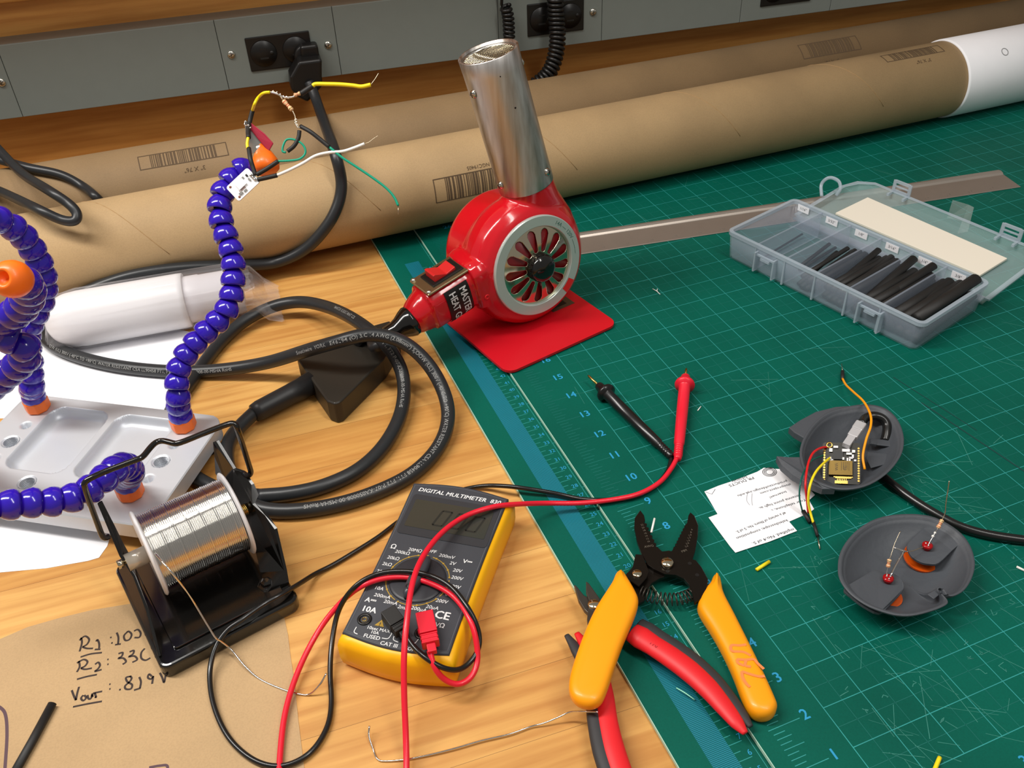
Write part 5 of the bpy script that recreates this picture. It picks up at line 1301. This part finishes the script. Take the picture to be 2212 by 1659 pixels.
for i in range(6):
    xc = CX[i] + .5
    m = MB(); box(m, BX(xc, BW_ - .07, BH_ - .22), .52, .012, .26, bex); lb = obj('size_label', m, 'whitepaper', pb, label='white size label')
    m = MB(); text(m, sizes[i], BX(xc, BW_ - .078, BH_ - .22), bex, Z, .15); obj('label_text', m, 'ink_black', lb)
# lid
def LZ(x, y, z): return BX(x, 4 + (y - 4) * .93, z + .085 * (y - 4))
def LDp(z, o_): 
    pts = [(-.05 + o_, 4.05), (-.05 + o_, 7.2), (.2 + o_, 7.85 - o_), (.75 + o_ * .5, 8.25 - o_), (7.3 - o_ * .5, 8.05 - o_), (7.85 - o_, 7.8 - o_), (8.05 - o_, 7.2), (8.05 - o_, 4.05 + o_ * .2)]
    return [LZ(x, y, z) for x, y in pts]
lidp = [LDp(.04, .25), LDp(.05, .12), LDp(.33, .0)]
n = len(lidp[0]); m = MB(); vs = [p for r_ in lidp for p in r_]; fs = [tuple(range(n))] + [(i * n + k, i * n + (k + 1) % n, (i + 1) * n + (k + 1) % n, (i + 1) * n + k) for i in range(2) for k in range(n)]
m.add(vs, fs, False); lid = obj('lid', m, 'frost2', pb, label='open lid lying flat behind the tray')
sd = lid.modifiers.new('solid', 'SOLIDIFY'); sd.thickness = .05 * S
a_ = LDp(.35, -.08); b_ = LDp(.35, .1); c_ = LDp(.29, -.08)
m = MB(); vs = c_ + a_ + b_; fs = [(i * n + k, i * n + (k + 1) % n, (i + 1) * n + (k + 1) % n, (i + 1) * n + k) for i in range(2) for k in range(n)]
m.add(vs, fs, False); o = obj('lid_rim', m, 'frost_rim', lid)
m = MB(); wallbox(m, .05, 7.95, BW_ + .02, 4.1, .3, .36); obj('hinge_strip', m, 'frost_rim', lid)
m = MB()
for i in range(60):
    pass
m = MB(); prism(m, [LZ(.85, 5.45, .11), LZ(1.05, 7.35, .11), LZ(7.15, 7.05, .11), LZ(7.05, 5.4, .11)], .1)
fm = obj('foam_pad', m, 'led_cream', pb, bevel=.02, label='cream foam pad in the lid')
for xc, yy, zz in ((1.95, 7.92, .3), (6.6, 7.78, .3)):
    m = MB(); w2 = .34
    for dx in (-w2, w2): wallbox(m, xc + dx - .07, xc + dx + .07, yy, yy + .07, .6, 1.18)
    wallbox(m, xc - w2, xc + w2, yy, yy + .07, 1.07, 1.2); wallbox(m, xc - w2, xc + w2, yy, yy + .07, .6, .8); wallbox(m, xc - w2, xc + w2, yy, yy + .07, .9, .97)
    for dx in (-w2, w2): wallbox(m, xc + dx - .05, xc + dx + .05, yy - .35, yy, .6, .72)
    obj('latch_tab', m, 'frost_rim', lid, bevel=.015, label='standing latch tab')
m = MB(); P = [W(u, v, z + .15) for u, v, z in [(1775, 424, .45), (1774, 400, .75), (1784, 387, 1.0), (1797, 384, 1.05), (1812, 392, .95), (1815, 408, .7), (1806, 422, .4)]]; tube(m, smoothpath(P, 5), .07, 8, flat=.6)
obj('hanging_loop', m, 'frost_rim', lid)
# heat shrink tubes inside
def hst(i, x0, y0, x1, y1, r, z0, z1, where, flat=.8):
    r *= 1.22; m = MB(); tube(m, [BX(x0, y0, z0), BX((x0 + x1) / 2, (y0 + y1) / 2, (z0 + z1) / 2), BX(x1, y1, z1)], r, 14, flat=flat)
    o = obj('heat_shrink_tube', m, 'shrink'); tag(o, 'black heat-shrink tube in the %s compartment of the clear parts box' % where, 'heat shrink tube', 'heat-shrink tubes in the %s compartment' % where)
rt = random.Random(11)
hst(0, 1.1, .2, .95, 3.2, .035, .12, .2, 'leftmost')
hst(1, 2.35, 1.4, 2.2, 3.2, .06, .14, .3, 'second'); hst(1, 2.5, 1.1, 2.42, 3.3, .05, .12, .2, 'second')
for a in ((3.1, .3, 2.95, 2.6, .07, .14, .5), (3.3, .2, 3.15, 3.3, .08, .15, .35), (3.5, .2, 3.4, 3.4, .08, .16, .38), (3.68, .3, 3.62, 3.45, .08, .16, .4), (3.42, .4, 3.3, 3.2, .08, .32, .5)): hst(2, *a, 'third')
for a in ((4.2, .3, 4.15, 3.3, .1, .17, .85), (4.4, .25, 4.4, 3.45, .1, .17, .4), (4.62, .25, 4.6, 3.45, .1, .17, .5), (4.82, .25, 4.8, 3.45, .1, .17, .45), (5.03, .25, 5.03, 3.45, .1, .17, .5), (4.72, .4, 4.62, 3.45, .1, .38, .72), (4.95, .5, 4.9, 3.4, .1, .38, .7)): hst(3, *a, 'fourth')
for a in ((5.45, .3, 5.42, 3.5, .13, .2, .98), (5.7, .3, 5.72, 3.45, .13, .2, .5), (5.98, .3, 5.98, 3.45, .13, .2, .55), (6.28, .3, 6.28, 3.45, .13, .2, .5), (5.85, .5, 6.15, 3.55, .13, .45, 1.0), (6.15, .4, 6.3, 3.3, .13, .45, .78)): hst(4, *a, 'fifth')
for a in ((6.8, .3, 6.8, 3.45, .15, .22, .6), (7.12, .3, 7.12, 3.45, .15, .22, .6), (7.45, .3, 7.45, 3.45, .15, .22, .6), (7.75, .3, 7.75, 3.5, .15, .22, .6), (6.95, .4, 6.98, 3.3, .15, .5, .85), (7.28, .4, 7.3, 3.45, .15, .5, .85), (7.6, .35, 7.66, 3.6, .17, .95, 1.15)): hst(5, *a, 'rightmost')

for a in ((3.2, .3, 3.1, 3.0, .075, .5, .58), (3.5, .25, 3.5, 3.2, .08, .48, .55), (3.7, .3, 3.66, 3.3, .075, .45, .5)): hst(2, *a, 'third')
for a in ((4.25, .25, 4.3, 3.2, .1, .55, .62), (4.5, .25, 4.5, 3.35, .1, .6, .66), (4.78, .25, 4.76, 3.4, .1, .62, .66), (5.02, .3, 5.0, 3.3, .1, .6, .6)): hst(3, *a, 'fourth')
for a in ((5.62, .25, 5.66, 3.3, .13, .62, .66), (5.95, .25, 5.98, 3.35, .13, .68, .7), (6.27, .25, 6.28, 3.3, .13, .66, .66)): hst(4, *a, 'fifth')
for a in ((6.85, .25, 6.85, 3.2, .15, .72, .78), (7.2, .25, 7.2, 3.3, .15, .76, .8), (7.55, .25, 7.5, 3.2, .15, .78, .8), (7.8, .3, 7.8, 3.3, .13, .66, .72)): hst(5, *a, 'rightmost')

# clear plastic scrap standing behind the lid
m = MB(); q = [(2046, 470, .1), (2058, 432, .95), (2078, 478, .2), (2092, 442, .95), (2068, 505, .1), (2104, 448, .8), (2090, 500, .05)]
P = [W(*t) for t in q]; m.add(P, [(0, 1, 3, 2), (2, 3, 5, 4), (4, 5, 6)], False)
o = obj('plastic_film', m, 'film'); tag(o, 'crumpled piece of clear plastic film standing behind the box lid', 'plastic film')
sd = o.modifiers.new('solid', 'SOLIDIFY'); sd.thickness = .012 * S

# ================================================================== printed paper scraps
s6 = .3617
def C6(x, y): return (1480 + x * s6, 780 + y * s6)
def scrap(name, label, pts, z):
    m = MB(); prism(m, [W(*C6(x, y), z) for x, y in pts], .008); return tag(obj(name, m, 'whitepaper'), label, 'paper')
pB = scrap('printed_paper', 'white printed paper scrap under the notched grey shell', [(115, 780), (200, 745), (300, 712), (430, 662), (470, 638), (545, 645), (640, 650), (700, 715), (775, 800), (740, 832), (770, 885), (735, 910), (620, 960), (560, 925), (200, 925), (185, 900)], .012)
pA = scrap('printed_paper', 'white printed paper scrap with No.4 of 5, in front of the other scrap', [(140, 935), (200, 912), (400, 870), (585, 905), (625, 965), (668, 1015), (500, 1080), (400, 1112), (300, 1145), (270, 1110)], .024)
def pline(m, s, x0, y0, x1, y1, z, size=None, bold=.012):
    a = W(*C6(x0, y0), z); b = W(*C6(x1, y1), z); d = (b - a).normalized(); L = (b - a).length
    vs, fs = glyphs(s, 'LEFT'); wmax = max(v.x for v in vs); size = size or L / wmax
    text(m, s, a, d, Z.cross(d), size, align='LEFT', bold=bold, sx=L / (wmax * size))
m = MB()
for a in (('PR DUCTS', 410, 695, 262, 745, .13), ('DESIGN', 370, 690, 280, 718, .1), ('productsofdesign.sva.edu', 610, 715, 315, 805, .105), ('alsoproject.com', 632, 735, 450, 790, .105), ('Internet!', 605, 778, 505, 815, .1), ('antenna point high above. Bonus track!', 690, 800, 232, 948, .115), ('Your telephone, on a journey, to/from a', 722, 828, 252, 978, .115)):
    pline(m, a[0], *a[1:5], .0215 if a[2] < 900 else .0335, a[5])
P = [(180, 765), (160, 795), (122, 782)]
ribbon(m, [W(*C6(x, y), .022) for x, y in P], .015)
obj('print', m, 'ink_black', pB)
m = MB()
for k in range(3):
    ribbon(m, smoothpath([W(*C6(495 + 42 * math.cos(t) * (1 - .22 * k) + 10, 662 + 26 * math.sin(t * 1.0) * (1 - .22 * k)), .022) for t in [i * .7 for i in range(10)]], 4), .02)
obj('ink_scribble', m, 'ink_black', pB)
m = MB(); ribbon(m, smoothpath([W(*C6(x, y), .022) for x, y in ((375, 775), (368, 830), (385, 860))], 4), .014); ribbon(m, smoothpath([W(*C6(x, y), .022) for x, y in ((400, 790), (398, 830), (402, 862))], 4), .014); obj('pencil_mark', m, mat('pencil', (150, 150, 155), .6), pB)
m = MB()
for a in (('of a variety of filters. No. 5 of 5.', 600, 905, 306, 1022, .115), ('kaleidoscope; composition', 612, 950, 308, 1058, .115), ('mplified. No.4 of 5.', 650, 1003, 402, 1090, .125)): pline(m, *a[:5], .0335, a[5])
obj('print', m, 'ink_black', pA)

# ================================================================== grey printed shells
def bowl(name, pts, zr, parent, th=.09, ztop=None, power=3.4, floor=.14, label=None):
    """pts: list of world rim points (already at rim height)"""
    P = smoothpath(pts, 3, True); n = len(P); c = sum(P, Vector()) / n; c.z = 0
    rings = []
    for s in (.02, .25, .45, .62, .76, .87, .95, 1.0):
        rings.append([Vector((c.x + (p.x - c.x) * (s + (.02 if s > .9 else 0)), c.y + (p.y - c.y) * (s + (.02 if s > .9 else 0)), .015 + (p.z - .015) * s ** power)) for p in P])
    rings.append([Vector((c.x + (p.x - c.x) * 1.015, c.y + (p.y - c.y) * 1.015, p.z + .02)) for p in P])
    rings.append([Vector((c.x + (p.x - c.x) * .965, c.y + (p.y - c.y) * .965, p.z + .02)) for p in P])
    rings.append([Vector((c.x + (p.x - c.x) * .955, c.y + (p.y - c.y) * .955, p.z - .05)) for p in P])
    rings.append([Vector((c.x + (p.x - c.x) * .93, c.y + (p.y - c.y) * .93, p.z - .055)) for p in P])
    for s in (.9, .83, .72, .58, .4, .2, .02):
        rings.append([Vector((c.x + (p.x - c.x) * s, c.y + (p.y - c.y) * s, floor + (p.z - .06 - floor) * (s / .93) ** power)) for p in P])
    m = MB(); loft(m, rings); return obj(name, m, 'shell', parent, label=label)
s5 = .1989
def C5(x, y): return (1780 + x * s5, 1030 + y * s5)
zr = .72
rim2 = [(165, 1010), (180, 860), (245, 725), (360, 595), (520, 490), (700, 435), (900, 418), (1060, 425), (1200, 455), (1345, 525), (1480, 625), (1570, 745), (1618, 880), (1622, 1000), (1580, 1130), (1510, 1230), (1420, 1285), (1345, 1290), (1310, 1240), (1255, 1205), (1235, 1235), (1290, 1290), (1335, 1345), (1320, 1385), (1200, 1440), (1000, 1495), (850, 1505), (700, 1480), (500, 1410), (340, 1310), (240, 1210), (182, 1110)]
sh2 = thing('printed_shell', 'grey 3D printed bowl shell with two red LEDs, lying nearest on the mat', 'plastic shell', W(1960, 1235, 0))
bowl('shell_bowl', [W(*C5(x, y), zr) for x, y in rim2], zr, sh2, label='dark grey printed bowl')
def flap(pts, z, parent, th=.07):
    m = MB(); P = [W(*C5(x, y), zz) for x, y, zz in pts]; P = smoothpath(P, 3, True)
    prism(m, [p - Z * th for p in P], th); return obj('inner_tab', m, 'shell', parent, bevel=.01)
flap([(215, 1215, .62), (380, 1105, .55), (520, 1022, .48), (610, 1010, .48), (740, 1040, .48), (835, 1105, .48), (868, 1180, .48), (845, 1250, .46), (720, 1385, .46), (600, 1482, .56), (420, 1400, .62), (290, 1300, .62)], 0, sh2)
flap([(905, 735, .5), (980, 650, .52), (1080, 560, .55), (1160, 485, .62), (1290, 505, .66), (1430, 590, .66), (1500, 690, .64), (1390, 800, .56), (1245, 935, .5), (1150, 945, .5), (1050, 925, .5), (960, 870, .5), (915, 800, .5)], 0, sh2)
for (cx, cy_, r) in ((1050, 885, .42), (715, 1310, .28)):
    m = MB(); disc(m, W(*C5(cx, cy_), .22), Vector((0, -.15, 1)).normalized(), r, .05, 40); obj('orange_lens', m, 'lens', sh2, label='orange disc under the tab')
m = MB(); prism(m, [W(*C5(x, y), .62) for x, y in ((1120, 1285), (1240, 1210), (1300, 1245), (1190, 1335))], .03); obj('clip_ledge', m, 'shell', sh2, bevel=.02)
def led(cx, cy_, z):
    c = W(*C5(cx, cy_), z); m = MB(); lathe(m, c - Z * .12, Z, [(0, 0), (.1, .02), (.1, .16), (.125, .17), (.125, .22), (.08, .24), (0, .235)], 24); sphere(m, c - Z * .1, .1, n=10)
    o = obj('red_led', m, 'led', sh2, label='red LED'); m = MB()
    for k in range(3): sphere(m, c + Z * .12 + Vector((.05 * math.cos(k * 2.1), .05 * math.sin(k * 2.1), 0)), .025, n=6)
    obj('led_joint', m, 'solder', o); return c
L1 = led(690, 1125, .52); L2 = led(1115, 768, .55)
def w5(name, pts, r, mt, k=6): return wire(name, [W(*C5(x, y), z) for x, y, z in pts], r, mt, sh2, k)
resistor(W(*C5(694, 985), .78), W(*C5(712, 895), .95), sh2, .045)
w5('led_lead', [(688, 1090, .62), (680, 1040, .68), (694, 985, .78)], .012, 'solder')
w5('led_lead', [(712, 895, .95), (735, 830, 1.05), (770, 720, 1.2), (830, 590, 1.4)], .008, 'copper')
resistor(W(*C5(1235, 560), .95), W(*C5(1285, 465), 1.1), sh2, .045)
w5('led_lead', [(1130, 745, .66), (1165, 680, .75), (1205, 610, .85), (1235, 560, .95)], .012, 'solder')
w5('led_lead', [(1285, 465, 1.1), (1315, 390, 1.25), (1325, 280, 1.5), (1345, 150, 1.8), (1360, 45, 2.05)], .013, 'copper')
m = MB(); sphere(m, W(*C5(1182, 645), .8), .035, n=8); sphere(m, W(*C5(1205, 608), .86), .03, n=8); obj('solder_blob', m, 'whitewire', sh2)
w5('led_lead', [(720, 1085, .62), (760, 1000, .68), (820, 890, .72), (870, 815, .76)], .022, 'solder', 2)
w5('led_lead', [(895, 812, .76), (820, 790, .8), (745, 765, .86)], .022, 'solder', 2)
w5('led_lead', [(895, 812, .76), (960, 805, .72), (1030, 780, .68), (1080, 762, .64)], .011, 'copper')

# notched shell with the controller
s4 = .1507
def C4(x, y): return (1700 + x * s4, 850 + y * s4)
sh1 = thing('printed_shell', 'grey 3D printed fish-shaped shell holding the black circuit board', 'plastic shell', W(1850, 990, 0))
zr1 = .78
rim1 = [(690, 570), (697, 500), (733, 425), (795, 352), (880, 300), (1000, 272), (1100, 266), (1195, 290), (1262, 352), (1297, 440), (1296, 525), (1262, 600), (1195, 675), (1100, 735), (1000, 762), (900, 762), (820, 738), (762, 705), (715, 648)]
bowl('shell_bowl', [W(*C6(x, y), zr1) for x, y in rim1], zr1, sh1, label='dark grey printed bowl')
m = MB(); P = [W(*C6(x, y), zr1) for x, y in ((1010, 266), (900, 272), (780, 302), (690, 350), (620, 396), (652, 425), (712, 460), (735, 425), (800, 352), (890, 300))]
P = [p.lerp(W(*C6(900, 500), .3), 0) for p in P]; prism(m, [p - Z * .22 for p in P], .22); obj('tail_fin', m, 'shell', sh1, bevel=.02, label='upper pointed tail fin')
m = MB(); P = [W(*C6(x, y), z) for x, y, z in ((545, 566, .62), (620, 572, .68), (690, 572, .76), (702, 610, .76), (730, 670, .78), (790, 722, .8), (900, 762, .8), (820, 762, .74), (720, 722, .66), (640, 678, .6), (575, 622, .58))]
prism(m, [p - Z * .22 for p in P], .22); obj('tail_fin', m, 'shell', sh1, bevel=.02, label='lower pointed tail fin')
m = MB()
prism(m, [W(*C4(x, y), .45) for x, y in ((1180, 660), (1660, 700), (1640, 790), (1180, 740))], .05); prism(m, [W(*C4(x, y), .38) for x, y in ((1150, 850), (1540, 885), (1500, 1000), (1200, 1080), (1130, 940))], .04)
obj('inner_shelf', m, 'shell', sh1, bevel=.02)
m = MB(); prism(m, [W(*C4(x, y), .45) for x, y in ((1200, 700), (1280, 715), (1275, 760), (1195, 745))], .07); obj('inner_shelf', m, 'shell', sh1)
# controller board
bp = [W(1776, 1044, .2), W(1859, 1047, .38), W(1862, 960, .98), W(1804, 955, .78)]
cb = thing('controller_board', 'black microcontroller board with coloured wires, sitting in the fish-shaped shell', 'circuit board', (bp[0] + bp[2]) / 2)
ub = (bp[1] - bp[0]).normalized(); vb = ((bp[3] + bp[2]) / 2 - (bp[0] + bp[1]) / 2); LBd = vb.length; vb.normalize(); nbd = ub.cross(vb).normalized(); vb = nbd.cross(ub)
wb = (bp[1] - bp[0]).length; ob = (bp[0] + bp[1]) / 2
def CB(x, y, z=0): return ob + ub * (x * wb) + vb * (y * LBd) + nbd * z
m = MB(); prism(m, roundrect(ob, ub, vb, -wb / 2, wb / 2, 0, LBd, .08), .055, -nbd); brd = obj('board', m, 'pcb', cb, label='black circuit board')
def chip(x, y, a, b, h, mt, nm='chip', lb=None):
    m = MB(); box(m, CB(x, y, h / 2), a, b, h, ub, nbd); return obj(nm, m, mt, brd, label=lb)
sh_ = chip(-.02, .36, wb * .62, LBd * .34, .1, 'bronze', 'radio_shield', 'bronze metal shield')
m = MB()
for i, (s, x, y) in enumerate((('WiFi', -.12, .38), ('FC', .1, .36))): text(m, s, CB(x, y, .104), vb, -ub, .11)
for k in range(5): ribbon(m, [CB(.0 + .05 * k, .30 + .02 * (k % 2), .104), CB(.0 + .05 * k, .5, .104)], .012)
obj('shield_print', m, mat('etched', (70, 56, 34), .5), sh_)
chip(0, .04, wb * .34, LBd * .07, .02, 'gold', 'antenna', 'gold antenna trace')
m = MB()
for k in range(6): box(m, CB(-.1 + .045 * k, .085, .012), .02, .14, .012, ub, nbd)
box(m, CB(.05, .16, .02), wb * .5, .03, .03, ub, nbd); box(m, CB(.05, .135, .02), wb * .42, .025, .03, ub, nbd)
obj('antenna_teeth', m, 'gold', brd)
chip(-.08, .68, .24, .24, .05, 'blackpl')
for x, y, a, b in ((.25, .62, .1, .05), (.3, .66, .05, .1), (.12, .8, .2, .08), (-.3, .6, .06, .05), (.32, .78, .08, .08), (-.28, .8, .08, .1), (.2, .72, .14, .06), (.05, .6, .05, .07), (.16, .58, .04, .09), (.22, .58, .04, .09), (.36, .56, .06, .05), (-.15, .88, .12, .06)): chip(x, y, a, b, .05, 'steel' if (x * 100) % 3 > 1 else 'white')
m = MB()
for k in range(14): disc(m, CB(-.45, .08 + .06 * k, 0), nbd, .028, .02, 10); disc(m, CB(.45, .08 + .06 * k, 0), nbd, .028, .02, 10)
obj('pin_pads', m, 'gold', brd)
m = MB(); lathe(m, CB(-.32, .93, .0), nbd, [(.05, 0), (.05, .03), (.09, .03), (.09, 0)], 20); obj('mount_ring', m, 'gold', brd)
m = MB(); st5 = [CB(-.3 + (.09 if i % 2 == 0 else .045) / wb * math.cos(i * PI / 5), .575 + (.09 if i % 2 == 0 else .045) / LBd * math.sin(i * PI / 5), .006) for i in range(10)]; prism(m, st5, .004, nbd); obj('star_mark', m, 'whitepaper', brd)
u0 = CB(.12, .9, .08); u1 = W(*C4(1060, 440), .95); MT['usbm'] = mat('usb_shell', (205, 205, 208), .35, .35); ud = (u1 - u0).normalized()
m = MB(); box(m, u0.lerp(u1, .2), .2, (u1 - u0).length * .42, .14, ud.cross(Z), ud.cross(Z).cross(ud)); obj('usb_socket', m, MT['usbm'], brd)
usb = thing('usb_cable', 'black USB cable leaving the fish-shaped shell to the right edge of the mat', 'cable', W(2040, 1122, 0))
sdu = ud.cross(Z).normalized(); nu = sdu.cross(ud)
m = MB(); box(m, u0.lerp(u1, .55), .27, (u1 - u0).length * .32, .15, sdu, nu); obj('usb_plug', m, MT['usbm'], usb, bevel=.015)
m = MB(); box(m, u0.lerp(u1, .86), .3, (u1 - u0).length * .34, .2, sdu, nu); obj('usb_grip', m, mat('clear_grip', (190, 190, 192), .2, .2), usb, bevel=.04)
P = [u1, W(*C4(1130, 350), .8), W(*C4(1250, 320), .8), W(*C4(1370, 360), .75), W(*C4(1430, 450), .65), W(*C4(1430, 560), .55), W(*C4(1400, 680), .42)]
m = MB(); tube(m, smoothpath(P, 6), .125, 14); obj('cable', m, 'leadblack', usb)
m = MB(); tube(m, relax(smoothpath([W(u, v, z) for u, v, z in [(1880, 1000, .14), (1905, 1026, .14), (1935, 1052, .14), (1985, 1088, .14), (2035, 1118, .14), (2080, 1140, .14), (2140, 1156, .14), (2225, 1168, .14), (2290, 1175, .14)]], 6), 2), .12, 14); obj('cable', m, 'leadblack', usb)
def w4(name, pts, r, mt, **k): return wire(name, [W(u, v, z) for u, v, z in pts], r, mt, cb, 6, **k)
w4('red_wire', [(1802, 972, .55), (1782, 966, .75), (1760, 975, .95), (1748, 995, 1.0), (1742, 1022, .98), (1740, 1050, .85), (1743, 1080, .5), (1746, 1108, .15)], .032, 'redwire', label='red wire')
w4('green_wire', [(1798, 976, .5), (1775, 985, .6), (1752, 996, .75), (1737, 1018, .85), (1729, 1045, .8), (1727, 1075, .5), (1733, 1104, .15)], .022, 'dgreenwire', label='green wire')
w4('yellow_wire', [(1797, 986, .5), (1780, 1000, .8), (1762, 1020, .98), (1750, 1048, .95), (1746, 1080, .6), (1750, 1105, .3), (1757, 1130, .12)], .034, 'yelwire', label='yellow wire')
w4('heat_shrink', [(1735, 1104, .12), (1750, 1128, .08)], .06, 'shrink'); w4('heat_shrink', [(1757, 1128, .12), (1766, 1158, .07)], .045, 'shrink'); w4('pin_tip', [(1766, 1158, .06), (1771, 1186, .03)], .016, 'copper')
w4('orange_wire', [(1868, 1014, .6), (1864, 985, .8), (1871, 950, 1.0), (1881, 920, 1.15), (1880, 895, 1.15), (1866, 868, .95), (1845, 848, .65), (1828, 832, .35), (1820, 818, .15)], .034, 'orwire', label='orange wire')
w4('heat_shrink', [(1820, 820, .13), (1820, 802, .1)], .055, 'shrink'); w4('pin_tip', [(1820, 802, .1), (1818, 786, .1)], .012, 'copper')
